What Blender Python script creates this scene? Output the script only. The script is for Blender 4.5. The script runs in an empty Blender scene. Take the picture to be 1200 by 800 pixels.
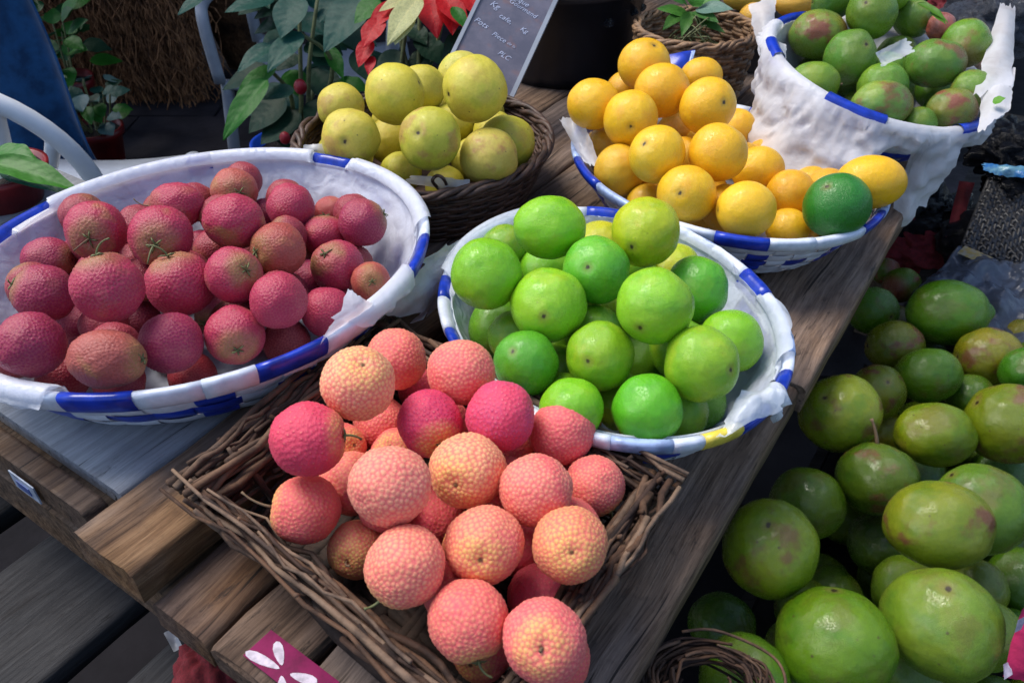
import bpy, math, random
from mathutils import Vector, Matrix, Quaternion, noise, kdtree

# ---------------------------------------------------------------- camera, sky, sun
SC = bpy.context.scene
COL = SC.collection
cam_d = bpy.data.cameras.new("camera"); cam = bpy.data.objects.new("camera", cam_d); COL.objects.link(cam)
cam.location = (0, 0, 1.30)
cam.rotation_euler = (math.radians(90 - 38.3), 0, 0)
cam_d.sensor_width = 36.0; cam_d.lens = 36.0 * 942.0 / 1200.0
cam_d.clip_start = 0.02; cam_d.clip_end = 500
cam_d.dof.use_dof = True; cam_d.dof.focus_distance = 0.85; cam_d.dof.aperture_fstop = 14.0
SC.camera = cam

SUN_EL, SUN_AZ = 60.0, -60.0        # azimuth measured from +Y towards +X
world = bpy.data.worlds.new("World"); SC.world = world; world.use_nodes = True
wn = world.node_tree; wn.nodes.clear()
wo = wn.nodes.new("ShaderNodeOutputWorld"); wb = wn.nodes.new("ShaderNodeBackground"); sky = wn.nodes.new("ShaderNodeTexSky")
sky.sky_type = 'NISHITA'; sky.sun_disc = False
sky.sun_elevation = math.radians(SUN_EL); sky.sun_rotation = math.radians(SUN_AZ)
sky.dust_density = 2.0; sky.air_density = 1.0; sky.ozone_density = 1.3
wb.inputs[1].default_value = 0.15
wn.links.new(sky.outputs[0], wb.inputs[0]); wn.links.new(wb.outputs[0], wo.inputs[0])
sd = bpy.data.lights.new("sun", 'SUN'); so = bpy.data.objects.new("sun", sd); COL.objects.link(so)
sd.energy = 2.4; sd.angle = math.radians(32); sd.color = (1.0, 0.95, 0.86)
az, el = math.radians(SUN_AZ), math.radians(SUN_EL)
sdir = Vector((math.sin(az) * math.cos(el), math.cos(az) * math.cos(el), math.sin(el)))
so.rotation_euler = sdir.to_track_quat('Z', 'Y').to_euler()
so.location = sdir * 20
SC.view_settings.view_transform = 'Standard'; SC.view_settings.look = 'None'
SC.view_settings.gamma = 1.0; SC.view_settings.use_curve_mapping = False
SC.view_settings.exposure = 0.62
SC.render.engine = 'CYCLES'
SC.cycles.use_denoising = True
SC.cycles.max_bounces = 8
SC.cycles.transparent_max_bounces = 12

RND = random.Random(11)
PI = math.pi
def nz(x, y=0.0, z=0.0): return noise.noise(Vector((x, y, z)))

# ---------------------------------------------------------------- materials
def new_mat(name):
    m = bpy.data.materials.new(name); m.use_nodes = True
    nt = m.node_tree; b = nt.nodes["Principled BSDF"]
    return m, nt, b, nt.nodes["Material Output"]
def N(nt, t, **kw):
    n = nt.nodes.new(t)
    for k, v in kw.items():
        if k[0] == 'i' and k[1:].isdigit(): n.inputs[int(k[1:])].default_value = v
        else: setattr(n, k, v)
    return n
def ramp(nt, fac, stops):
    r = nt.nodes.new("ShaderNodeValToRGB"); e = r.color_ramp.elements
    while len(e) < len(stops): e.new(0.5)
    for q, (p, c) in zip(e, stops):
        q.position = p; q.color = (c[0], c[1], c[2], 1) if len(c) == 3 else c
    nt.links.new(fac, r.inputs[0]); return r.outputs[0]
def mixc(nt, f, a, b, bt='MIX'):
    m = nt.nodes.new("ShaderNodeMix"); m.data_type = 'RGBA'; m.blend_type = bt
    for s, v in ((0, f), (6, a), (7, b)):
        if hasattr(v, "is_linked"): nt.links.new(v, m.inputs[s])
        elif isinstance(v, (int, float)): m.inputs[s].default_value = v
        else: m.inputs[s].default_value = (v[0], v[1], v[2], 1)
    return m.outputs[2]
def mathn(nt, op, a, b=0.0, c=None):
    m = nt.nodes.new("ShaderNodeMath"); m.operation = op
    for s, v in ((0, a), (1, b), (2, c)):
        if v is None: continue
        if hasattr(v, "is_linked"): nt.links.new(v, m.inputs[s])
        else: m.inputs[s].default_value = v
    return m.outputs[0]
def maprange(nt, v, a, b, c=0.0, d=1.0, smooth=True):
    m = nt.nodes.new("ShaderNodeMapRange"); m.interpolation_type = 'SMOOTHSTEP' if smooth else 'LINEAR'
    nt.links.new(v, m.inputs[0])
    for i, x in enumerate((a, b, c, d)): m.inputs[1 + i].default_value = x
    return m.outputs[0]
def bumpn(nt, h, strength, dist, prev=None):
    b = nt.nodes.new("ShaderNodeBump"); b.inputs["Strength"].default_value = strength; b.inputs["Distance"].default_value = dist
    nt.links.new(h, b.inputs["Height"])
    if prev: nt.links.new(prev, b.inputs["Normal"])
    return b.outputs[0]
def shifted(nt, amount=37.0):
    """object coordinates shifted by a different amount on every object"""
    tc = N(nt, "ShaderNodeTexCoord"); oi = N(nt, "ShaderNodeObjectInfo")
    v = N(nt, "ShaderNodeVectorMath", operation='ADD')
    s = mathn(nt, 'MULTIPLY', oi.outputs["Random"], amount)
    nt.links.new(tc.outputs["Object"], v.inputs[0]); nt.links.new(s, v.inputs[1])
    return tc.outputs["Object"], v.outputs[0], oi
def tex_noise(nt, vec, scale, detail=3.0, rough=0.5):
    n = N(nt, "ShaderNodeTexNoise"); n.inputs["Scale"].default_value = scale
    n.inputs["Detail"].default_value = detail; n.inputs["Roughness"].default_value = rough
    nt.links.new(vec, n.inputs["Vector"]); return n.outputs["Fac"]
def mapped(nt, vec, scale=(1, 1, 1), rot=(0, 0, 0)):
    m = N(nt, "ShaderNodeMapping"); m.inputs["Scale"].default_value = scale; m.inputs["Rotation"].default_value = rot
    nt.links.new(vec, m.inputs["Vector"]); return m.outputs[0]

def citrus_material(name, hi, lo, blotch, rough, pore, scar=True, spots=0.5, blush_pole=0.0, sss=0.12):
    """Skin whose base is the object's own colour; its alpha says how much blotch (blush, bruise) it carries."""
    m, nt, b, out = new_mat(name); L = nt.links
    obj, vec, oi = shifted(nt)
    base = oi.outputs["Color"]
    n1 = tex_noise(nt, vec, 0.85, 2.5)
    c = mixc(nt, maprange(nt, n1, 0.38, 0.68, 0.0, 0.75), base, mixc(nt, 1.0, base, hi, 'MULTIPLY'))
    c = mixc(nt, maprange(nt, tex_noise(nt, vec, 2.1, 3), 0.50, 0.72, 0.0, 0.6), c, mixc(nt, 1.0, base, lo, 'MULTIPLY'))
    # blush / bruises
    sep = N(nt, "ShaderNodeSeparateXYZ"); L.new(obj, sep.inputs[0])
    bl = maprange(nt, tex_noise(nt, vec, 1.15, 4, 0.6), 0.52, 0.66)
    if blush_pole:
        pol = maprange(nt, sep.outputs["Z"], 0.25, 0.95)
        bl = mathn(nt, 'MAXIMUM', bl, mathn(nt, 'MULTIPLY', pol, blush_pole))
    bl = mathn(nt, 'MULTIPLY', bl, oi.outputs["Alpha"])
    c = mixc(nt, bl, c, blotch)
    fine = tex_noise(nt, vec, 14, 4, 0.65)
    c = mixc(nt, maprange(nt, fine, 0.35, 0.75, 0.0, 0.28), c, mixc(nt, 1.0, c, (0.55, 0.5, 0.4), 'MULTIPLY'))
    # small dark specks
    vo = N(nt, "ShaderNodeTexVoronoi"); vo.inputs["Scale"].default_value = 2.6; L.new(vec, vo.inputs["Vector"])
    sp = maprange(nt, vo.outputs["Distance"], 0.03, 0.10, 1.0, 0.0)
    c = mixc(nt, mathn(nt, 'MULTIPLY', sp, spots), c, (0.055, 0.035, 0.012))
    # russet patches
    rs = maprange(nt, tex_noise(nt, vec, 3.3, 8, 0.85), 0.62, 0.68)
    c = mixc(nt, mathn(nt, 'MULTIPLY', rs, 0.45 * spots), c, (0.16, 0.10, 0.04))
    if scar:
        xy = mathn(nt, 'SQRT', mathn(nt, 'ADD', mathn(nt, 'POWER', mathn(nt, 'ABSOLUTE', sep.outputs["X"]), 2.0), mathn(nt, 'POWER', mathn(nt, 'ABSOLUTE', sep.outputs["Y"]), 2.0)))
        rr = mathn(nt, 'ADD', xy, mathn(nt, 'MULTIPLY', mathn(nt, 'SUBTRACT', tex_noise(nt, vec, 9, 3), 0.5), 0.13))
        core = mathn(nt, 'MULTIPLY', maprange(nt, rr, 0.03, 0.085, 1.0, 0.0), mathn(nt, 'GREATER_THAN', sep.outputs["Z"], 0.0))
        halo = mathn(nt, 'MULTIPLY', maprange(nt, rr, 0.05, 0.24, 0.45, 0.0), mathn(nt, 'GREATER_THAN', sep.outputs["Z"], 0.0))
        c = mixc(nt, halo, c, (0.22, 0.16, 0.05)); c = mixc(nt, core, c, (0.035, 0.022, 0.01))
    L.new(c, b.inputs["Base Color"])
    po = N(nt, "ShaderNodeTexVoronoi"); po.inputs["Scale"].default_value = pore; L.new(vec, po.inputs["Vector"])
    bn = bumpn(nt, maprange(nt, po.outputs["Distance"], 0.0, 0.55), 0.30, 0.02)
    bn = bumpn(nt, tex_noise(nt, vec, 3.0, 2), 0.05, 0.05, bn)
    L.new(bn, b.inputs["Normal"])
    L.new(maprange(nt, fine, 0.3, 0.7, rough - 0.07, rough + 0.12), b.inputs["Roughness"])
    b.inputs["Subsurface Weight"].default_value = sss; b.inputs["Subsurface Radius"].default_value = (0.4, 0.4, 0.08); b.inputs["Subsurface Scale"].default_value = 0.12
    b.inputs["Specular IOR Level"].default_value = 0.5
    return m

def lychee_material(name, edge, tip, pole, edge_amt, tip_amt, patch, rough=0.45):
    m, nt, b, out = new_mat(name); L = nt.links
    obj, vec, oi = shifted(nt)
    at = N(nt, "ShaderNodeAttribute"); at.attribute_name = "cell"
    cell = at.outputs["Fac"]
    rn = N(nt, "ShaderNodeAttribute"); rn.attribute_name = "cellid"
    base = oi.outputs["Color"]
    sep = N(nt, "ShaderNodeSeparateXYZ"); L.new(obj, sep.inputs[0])
    big = tex_noise(nt, vec, 0.8, 2.5)
    c = mixc(nt, mathn(nt, 'MULTIPLY', maprange(nt, big, 0.54, 0.70), oi.outputs["Alpha"]), base, patch)
    pl = maprange(nt, sep.outputs["Z"], 0.55, 0.98, 0.0, 0.75)
    c = mixc(nt, mathn(nt, 'MULTIPLY', pl, maprange(nt, tex_noise(nt, vec, 1.5, 2), 0.3, 0.6, 0.35, 1.0)), c, pole)
    c = mixc(nt, maprange(nt, rn.outputs["Fac"], 0.0, 1.0, 0.0, 0.30), c, mixc(nt, 1.0, c, (1.25, 1.35, 1.2), 'MULTIPLY'))
    ct = mixc(nt, tip_amt, c, tip)
    ce = mixc(nt, edge_amt, c, edge)
    c = mixc(nt, maprange(nt, cell, 0.02, 0.42), ce, c)
    c = mixc(nt, maprange(nt, cell, 0.50, 0.95), c, ct)
    xy = mathn(nt, 'SQRT', mathn(nt, 'ADD', mathn(nt, 'MULTIPLY', sep.outputs["X"], sep.outputs["X"]), mathn(nt, 'MULTIPLY', sep.outputs["Y"], sep.outputs["Y"])))
    core = mathn(nt, 'MULTIPLY', maprange(nt, xy, 0.03, 0.10, 0.9, 0.0), mathn(nt, 'GREATER_THAN', sep.outputs["Z"], 0.0))
    c = mixc(nt, core, c, (0.10, 0.05, 0.02))
    c = mixc(nt, maprange(nt, tex_noise(nt, vec, 3.5, 7, 0.8), 0.62, 0.70, 0.0, 0.55), c, (0.11, 0.04, 0.03))
    L.new(c, b.inputs["Base Color"])
    L.new(bumpn(nt, tex_noise(nt, vec, 30, 3), 0.25, 0.01), b.inputs["Normal"])
    b.inputs["Roughness"].default_value = rough
    b.inputs["Subsurface Weight"].default_value = 0.12; b.inputs["Subsurface Radius"].default_value = (0.5, 0.2, 0.1); b.inputs["Subsurface Scale"].default_value = 0.1
    b.inputs["Specular IOR Level"].default_value = 0.35; b.inputs["Sheen Weight"].default_value = 0.03; b.inputs["Sheen Roughness"].default_value = 0.4
    return m

def wood_material(name, dark, mid, light, grey, rough=0.72, greyness=0.5):
    """Weathered wood, grain along local X; object coordinates in metres."""
    m, nt, b, out = new_mat(name); L = nt.links
    obj, vec, oi = shifted(nt, 9.0)
    w = N(nt, "ShaderNodeTexNoise"); w.inputs["Scale"].default_value = 3.0; L.new(vec, w.inputs["Vector"])
    dist = N(nt, "ShaderNodeVectorMath", operation='MULTIPLY_ADD'); L.new(w.outputs["Color"], dist.inputs[0]); dist.inputs[1].default_value = (0.0, 0.035, 0.035); L.new(vec, dist.inputs[2])
    g1 = tex_noise(nt, mapped(nt, dist.outputs[0], (5, 110, 110)), 1.0, 7, 0.72)
    g2 = tex_noise(nt, mapped(nt, dist.outputs[0], (22, 520, 520)), 1.0, 3, 0.6)
    g3 = tex_noise(nt, mapped(nt, vec, (5, 11, 11)), 1.0, 4, 0.6)
    c = ramp(nt, g1, [(0.28, dark), (0.47, mid), (0.70, light)])
    c = mixc(nt, mathn(nt, 'MULTIPLY', maprange(nt, g3, 0.36, 0.62), greyness), c, mixc(nt, maprange(nt, g1, 0.3, 0.7), (grey[0] * .5, grey[1] * .5, grey[2] * .5), grey))
    c = mixc(nt, maprange(nt, g2, 0.52, 0.72, 0.0, 0.6), c, dark)
    c = mixc(nt, maprange(nt, tex_noise(nt, mapped(nt, vec, (11, 42, 42)), 1.0, 6, 0.75), 0.58, 0.68, 0.0, 0.8), c, (0.014, 0.012, 0.013))
    crk = tex_noise(nt, mapped(nt, dist.outputs[0], (2.2, 150, 150)), 1.0, 2, 0.5)
    c = mixc(nt, maprange(nt, crk, 0.66, 0.70, 0.0, 0.85), c, (0.008, 0.006, 0.005))
    c = mixc(nt, maprange(nt, tex_noise(nt, vec, 75, 5, 0.7), 0.5, 0.8, 0.0, 0.45), c, dark)
    c = mixc(nt, 1.0, c, oi.outputs["Color"], 'MULTIPLY')
    L.new(c, b.inputs["Base Color"])
    bn = bumpn(nt, g1, 0.7, 0.003); bn = bumpn(nt, g2, 0.5, 0.001, bn); L.new(bn, b.inputs["Normal"])
    L.new(maprange(nt, g1, 0.3, 0.7, rough + 0.1, rough - 0.12), b.inputs["Roughness"])
    b.inputs["Specular IOR Level"].default_value = 0.22
    return m

def simple_material(name, col, rough=0.5, var=0.25, scale=20.0, bump=0.1, bdist=0.002, spec=0.5, usecol=False, sheen=0.0, metallic=0.0, dark=None):
    m, nt, b, out = new_mat(name); L = nt.links
    obj, vec, oi = shifted(nt, 5.0)
    n = tex_noise(nt, vec, scale, 5, 0.6)
    base = oi.outputs["Color"] if usecol else None
    cc = base if usecol else col
    dk = mixc(nt, 1.0, cc, (1 - var * 1.6, 1 - var * 1.6, 1 - var * 1.5), 'MULTIPLY') if dark is None else dark
    c = mixc(nt, maprange(nt, n, 0.35, 0.68), cc, dk)
    L.new(c, b.inputs["Base Color"])
    b.inputs["Roughness"].default_value = rough; b.inputs["Specular IOR Level"].default_value = spec
    b.inputs["Metallic"].default_value = metallic
    if sheen: b.inputs["Sheen Weight"].default_value = sheen
    if bump: L.new(bumpn(nt, tex_noise(nt, vec, scale * 2.5, 4, 0.6), bump, bdist), b.inputs["Normal"])
    return m

def film_material(name, col, clear=0.2, rough=0.35, transl=0.45, wr=60.0, bump=0.35, dirt=(0.45, 0.42, 0.40)):
    """Thin crinkled plastic or tissue: part lets light through, part lets one see through."""
    m, nt, b, out = new_mat(name); L = nt.links
    tc = N(nt, "ShaderNodeTexCoord"); vec = tc.outputs["Object"]
    n = tex_noise(nt, vec, 22, 4, 0.6)
    c = mixc(nt, maprange(nt, n, 0.45, 0.75, 0.0, 0.5), col, dirt)
    L.new(c, b.inputs["Base Color"]); b.inputs["Roughness"].default_value = rough
    vr = N(nt, "ShaderNodeTexVoronoi"); vr.feature = 'DISTANCE_TO_EDGE'; vr.inputs["Scale"].default_value = wr * 0.55
    ds = N(nt, "ShaderNodeTexNoise"); ds.inputs["Scale"].default_value = 14; L.new(vec, ds.inputs["Vector"])
    ad = N(nt, "ShaderNodeVectorMath", operation='MULTIPLY_ADD'); L.new(ds.outputs["Color"], ad.inputs[0]); ad.inputs[1].default_value = (0.05, 0.05, 0.05); L.new(vec, ad.inputs[2])
    L.new(ad.outputs[0], vr.inputs["Vector"])
    h = mathn(nt, 'ADD', mathn(nt, 'MULTIPLY', maprange(nt, vr.outputs["Distance"], 0.0, 0.30), 0.45), mathn(nt, 'MULTIPLY', tex_noise(nt, vec, wr * .5, 5, 0.65), 1.6))
    bn = bumpn(nt, h, bump, 0.004); L.new(bn, b.inputs["Normal"])
    tr = N(nt, "ShaderNodeBsdfTranslucent"); L.new(c, tr.inputs[0]); L.new(bn, tr.inputs["Normal"])
    m1 = N(nt, "ShaderNodeMixShader", i0=transl); L.new(b.outputs[0], m1.inputs[1]); L.new(tr.outputs[0], m1.inputs[2])
    tp = N(nt, "ShaderNodeBsdfTransparent")
    m2 = N(nt, "ShaderNodeMixShader"); L.new(m1.outputs[0], m2.inputs[1]); L.new(tp.outputs[0], m2.inputs[2])
    L.new(maprange(nt, tex_noise(nt, vec, 9, 2), 0.3, 0.7, clear * 0.5, clear * 1.4), m2.inputs[0])
    L.new(m2.outputs[0], out.inputs["Surface"])
    return m

def leaf_material(name):
    m, nt, b, out = new_mat(name); L = nt.links
    obj, vec, oi = shifted(nt, 3.0)
    base = oi.outputs["Color"]
    uv = N(nt, "ShaderNodeAttribute"); uv.attribute_name = "rib"
    vein = maprange(nt, uv.outputs["Fac"], 0.0, 0.09, 0.3, 0.0)
    al = N(nt, "ShaderNodeAttribute"); al.attribute_name = "along"
    side = mathn(nt, 'SINE', mathn(nt, 'SUBTRACT', mathn(nt, 'MULTIPLY', al.outputs["Fac"], 44.0), mathn(nt, 'MULTIPLY', uv.outputs["Fac"], 9.0)))
    sv = maprange(nt, side, 0.86, 1.0, 0.0, 0.08)
    c = mixc(nt, mathn(nt, 'MAXIMUM', vein, sv), base, mixc(nt, 1.0, base, (1.8, 1.5, 1.4), 'MULTIPLY'))
    c = mixc(nt, maprange(nt, tex_noise(nt, vec, 30, 4), 0.4, 0.7, 0.0, 0.45), c, mixc(nt, 1.0, base, (0.5, 0.55, 0.6), 'MULTIPLY'))
    L.new(c, b.inputs["Base Color"]); b.inputs["Roughness"].default_value = 0.5; b.inputs["Specular IOR Level"].default_value = 0.35
    L.new(bumpn(nt, maprange(nt, side, -1.0, 1.0), 0.04, 0.02, bumpn(nt, tex_noise(nt, vec, 5, 2), 0.12, 0.02)), b.inputs["Normal"])
    tr = N(nt, "ShaderNodeBsdfTranslucent"); L.new(c, tr.inputs[0])
    mx = N(nt, "ShaderNodeMixShader", i0=0.25); L.new(b.outputs[0], mx.inputs[1]); L.new(tr.outputs[0], mx.inputs[2]); L.new(mx.outputs[0], out.inputs["Surface"])
    return m

M = {}
M['lime'] = citrus_material("lime_skin", (1.25, 1.06, 0.9), (0.62, 0.80, 0.8), (0.50, 0.45, 0.03), 0.25, 42, spots=0.35)
M['orange'] = citrus_material("orange_skin", (1.05, 1.12, 1.0), (0.92, 0.80, 0.8), (0.80, 0.55, 0.06), 0.31, 34, spots=0.15)
M['guava'] = citrus_material("guava_skin", (1.10, 1.05, 1.1), (0.75, 0.90, 0.6), (0.42, 0.19, 0.07), 0.38, 60, spots=0.75)
M['mango'] = citrus_material("mango_skin", (1.7, 1.15, 0.9), (0.65, 0.85, 1.3), (0.23, 0.055, 0.04), 0.27, 70, spots=0.7, blush_pole=0.9)
M['crate_mango'] = citrus_material("ripening_mango_skin", (1.35, 1.08, 1.2), (0.50, 0.78, 1.0), (0.15, 0.045, 0.03), 0.22, 70, spots=0.9)
M['red_lychee'] = lychee_material("dark_lychee_skin", (0.46, 0.13, 0.12), (0.40, 0.03, 0.08), (0.24, 0.17, 0.05), 0.42, 0.30, (0.33, 0.20, 0.06), 0.36)
M['pink_lychee'] = lychee_material("pale_lychee_skin", (0.72, 0.07, 0.12), (0.92, 0.60, 0.28), (0.76, 0.46, 0.12), 0.65, 0.36, (0.72, 0.05, 0.11), 0.5)
M['calyx'] = simple_material("calyx_green", (0.15, 0.17, 0.06), 0.6, 0.3, 90)
M['drystem'] = simple_material("dry_stem", (0.20, 0.13, 0.07), 0.75, 0.4, 90)
M['wood'] = wood_material("weathered_brown_wood", (0.026, 0.016, 0.010), (0.15, 0.094, 0.059), (0.33, 0.22, 0.14), (0.20, 0.18, 0.175), greyness=0.42)
M['beamwood'] = wood_material("orange_brown_wood", (0.030, 0.014, 0.007), (0.13, 0.068, 0.032), (0.26, 0.15, 0.075), (0.17, 0.15, 0.15), greyness=0.45)
M['greywood'] = wood_material("grey_painted_board", (0.17, 0.17, 0.185), (0.26, 0.27, 0.29), (0.34, 0.35, 0.375), (0.29, 0.30, 0.335), greyness=0.5)
M['lowwood'] = wood_material("dark_grey_board", (0.018, 0.017, 0.018), (0.030, 0.029, 0.031), (0.048, 0.046, 0.048), (0.034, 0.036, 0.042), greyness=0.5)
M['blue'] = simple_material("blue_plastic_strip", (0.010, 0.045, 0.46), 0.28, 0.30, 60, 0.15, 0.001)
M['white'] = simple_material("white_plastic_strip", (0.66, 0.72, 0.84), 0.32, 0.14, 60, 0.15, 0.001)
M['yellow'] = simple_material("yellow_plastic_strip", (0.75, 0.60, 0.08), 0.32, 0.2, 80, 0.15, 0.001)
M['paleblue'] = simple_material("worn_pale_blue_strip", (0.38, 0.50, 0.78), 0.32, 0.3, 70, 0.15, 0.001)
M['liner'] = film_material("white_plastic_liner", (0.86, 0.88, 0.95), 0.16, 0.24, 0.40, wr=90, bump=.3, dirt=(0.66, 0.69, 0.82))
M['clearliner'] = film_material("thin_bluish_liner", (0.80, 0.86, 0.95), 0.28, 0.24, 0.35, wr=90, bump=.4, dirt=(0.55, 0.62, 0.78))
M['paper'] = film_material("creased_tissue", (0.86, 0.86, 0.90), 0.16, 0.45, 0.40, 70, 0.28, dirt=(0.60, 0.54, 0.52))
M['film'] = film_material("clear_film", (0.80, 0.83, 0.90), 0.45, 0.18, 0.2, 40, 0.7)
M['greyfilm'] = film_material("grey_plastic_wrap", (0.10, 0.115, 0.15), 0.15, 0.10, 0.05, 40, 1.0, dirt=(0.035, 0.04, 0.06))
M['twig'] = simple_material("grey_brown_twig", (0.15, 0.095, 0.06), 0.8, 0.45, 45, 0.6, 0.002, 0.3, usecol=True)
M['wicker'] = simple_material("dark_brown_wicker", (0.085, 0.045, 0.032), 0.55, 0.45, 60, 0.5, 0.002)
M['wickerlight'] = simple_material("tan_wicker", (0.36, 0.21, 0.11), 0.6, 0.45, 60, 0.5, 0.002)
M['chair'] = simple_material("white_moulded_plastic", (0.78, 0.80, 0.83), 0.38, 0.08, 12, 0.05)
M['chairgrey'] = simple_material("grey_moulded_plastic", (0.30, 0.33, 0.38), 0.42, 0.15, 12, 0.05)
M['denim'] = simple_material("blue_cloth", (0.012, 0.075, 0.20), 0.85, 0.30, 25, 0.5, 0.002, 0.2, sheen=0.2)
M['leaf'] = leaf_material("leaf_surface")
M['soil'] = simple_material("dark_soil", (0.018, 0.014, 0.012), 0.95, 0.5, 60, 1.0, 0.01)
M['redpot'] = simple_material("red_plastic_pot", (0.20, 0.012, 0.015), 0.35, 0.25, 20)
M['bluepot'] = simple_material("blue_plastic_pot", (0.01, 0.07, 0.55), 0.35, 0.2, 20)
M['tub'] = simple_material("black_plastic_tub", (0.010, 0.012, 0.020), 0.35, 0.3, 14, 0.1, 0.002)
M['darkplastic'] = simple_material("dark_plastic_crate", (0.018, 0.019, 0.024), 0.45, 0.3, 20)
M['coir'] = simple_material("brown_fibre", (0.44, 0.21, 0.10), 0.85, 0.5, 30, 0.3, 0.002, 0.2)
M['bark'] = simple_material("dark_trunk_bark", (0.11, 0.052, 0.024), 0.9, 0.5, 14, 1.0, 0.02, 0.2)
M['floor'] = simple_material("worn_dark_paving", (0.036, 0.031, 0.038), 0.75, 0.35, 6, 0.6, 0.006, 0.3)
M['joint'] = simple_material("paving_bed", (0.010, 0.009, 0.012), 0.9, 0.3, 8, 0.6, 0.006, 0.2)
M['darkwall'] = wood_material("dark_stained_boards", (0.010, 0.008, 0.008), (0.022, 0.018, 0.016), (0.04, 0.032, 0.028), (0.03, 0.03, 0.034))
M['shade_canopy'] = simple_material("dark_tarpaulin", (0.045, 0.045, 0.05), 0.7, 0.2, 6)
M['metal'] = simple_material("grey_metal_post", (0.20, 0.20, 0.21), 0.45, 0.2, 30, metallic=0.8)
M['magenta'] = simple_material("magenta_sticker", (0.20, 0.006, 0.07), 0.6, 0.25, 60, 0.1, spec=0.15)
M['petal'] = simple_material("pale_print", (0.55, 0.48, 0.58), 0.5, 0.3, 120, 0.05)
M['label'] = simple_material("white_label", (0.38, 0.44, 0.55), 0.5, 0.3, 90, 0.05)
M['bluelabel'] = simple_material("blue_print", (0.06, 0.10, 0.30), 0.5, 0.3, 90, 0.05)
M['pinkcloth'] = simple_material("pink_cloth", (0.50, 0.015, 0.10), 0.8, 0.2, 40, 0.4, 0.002)
M['redcloth'] = simple_material("dark_red_cloth", (0.20, 0.008, 0.018), 0.75, 0.3, 20, 0.5, 0.004)
M['blackbag'] = simple_material("black_plastic_bag", (0.012, 0.014, 0.024), 0.24, 0.4, 12, 1.0, 0.02, 0.6)
M['bluewrap'] = simple_material("printed_blue_wrapper", (0.02, 0.14, 0.40), 0.25, 0.3, 40, 0.6, 0.004, 0.6, dark=(0.18, 0.36, 0.40))
M['goldlabel'] = simple_material("gold_label", (0.34, 0.24, 0.05), 0.4, 0.3, 120, 0.1, dark=(0.30, 0.28, 0.24))
M['chalk'] = simple_material("white_chalk", (0.48, 0.52, 0.68), 0.9, 0.2, 200)
M['berry'] = simple_material("red_bud", (0.35, 0.01, 0.02), 0.4, 0.2, 40)

def slate_material():
    m, nt, b, out = new_mat("smeared_slate"); L = nt.links
    tc = N(nt, "ShaderNodeTexCoord"); v = tc.outputs["Object"]
    c = mixc(nt, maprange(nt, tex_noise(nt, v, 18, 5, 0.7), 0.35, 0.7), (0.09, 0.09, 0.125), (0.15, 0.14, 0.18))
    c = mixc(nt, maprange(nt, tex_noise(nt, v, 34, 2), 0.55, 0.72, 0.0, 0.5), c, (0.24, 0.12, 0.10))
    L.new(c, b.inputs["Base Color"]); b.inputs["Roughness"].default_value = 0.28
    return m
M['slate'] = slate_material()

# ---------------------------------------------------------------- object helpers
def mesh_of(name, verts, faces, mat=None, smooth=True, mats=None, idx=None):
    me = bpy.data.meshes.new(name); me.from_pydata([tuple(v) for v in verts], [], faces)
    for mm in (mats or [mat]):
        if mm: me.materials.append(mm)
    if idx: me.polygons.foreach_set("material_index", idx)
    if smooth: me.polygons.foreach_set("use_smooth", [True] * len(me.polygons))
    me.update(); return me
def link(name, me, parent=None, loc=(0, 0, 0), color=None):
    o = bpy.data.objects.new(name, me); COL.objects.link(o); o.location = loc
    if parent is not None: o.parent = parent
    if color: o.color = (color[0], color[1], color[2], color[3] if len(color) > 3 else 1.0)
    return o
def tag(o, label, cat, group=None, kind=None):
    o["label"] = label; o["category"] = cat
    if group: o["group"] = group
    if kind: o["kind"] = kind
    return o
def struct(o): o["kind"] = "structure"; return o
def root(name, loc, label, cat, rotz=0.0, group=None):
    o = bpy.data.objects.new(name, None); COL.objects.link(o); o.location = loc; o.rotation_euler = (0, 0, rotz)
    o.empty_display_size = 0.05
    return tag(o, label, cat, group)

def tube_data(pts, rad, sides=6, cap=True):
    """verts, faces of a tube along pts; rad a number or one per point"""
    pts = [Vector(p) for p in pts]; n = len(pts); V, Fc = [], []
    up = Vector((0, 0, 1)); prev = None
    for i, p in enumerate(pts):
        d = (pts[min(i + 1, n - 1)] - pts[max(i - 1, 0)]).normalized()
        if prev is None: a = d.cross(up if abs(d.z) < 0.9 else Vector((1, 0, 0))).normalized()
        else: a = (prev - d * prev.dot(d)).normalized()
        prev = a; b = d.cross(a); r = rad[i] if isinstance(rad, (list, tuple)) else rad
        for k in range(sides):
            t = 2 * PI * k / sides; V.append(p + (a * math.cos(t) + b * math.sin(t)) * r)
    for i in range(n - 1):
        for k in range(sides):
            k2 = (k + 1) % sides
            Fc.append((i * sides + k, i * sides + k2, (i + 1) * sides + k2, (i + 1) * sides + k))
    if cap:
        Fc.append(tuple(range(sides - 1, -1, -1))); Fc.append(tuple((n - 1) * sides + k for k in range(sides)))
    return V, Fc
def tube(name, pts, rad, mat, parent=None, sides=6, color=None):
    if 3 <= len(pts) <= 7:                                # round the corners of a coarse path
        P_ = [Vector(p) for p in pts]; n = len(P_); rr = list(rad) if isinstance(rad, (list, tuple)) else [rad] * n; o, ro = [], []
        for i in range(n - 1):
            a, b, c, d = P_[max(i - 1, 0)], P_[i], P_[i + 1], P_[min(i + 2, n - 1)]
            for k in range(4):
                t = k / 4; o.append(.5 * ((2 * b) + (c - a) * t + (2 * a - 5 * b + 4 * c - d) * t * t + (3 * b - a - 3 * c + d) * t ** 3)); ro.append(rr[i] + (rr[i + 1] - rr[i]) * t)
        pts, rad = o + [P_[-1]], ro + [rr[-1]]
    V, Fc = tube_data(pts, rad, sides); return link(name, mesh_of(name, V, Fc, mat), parent, color=color)
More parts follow.
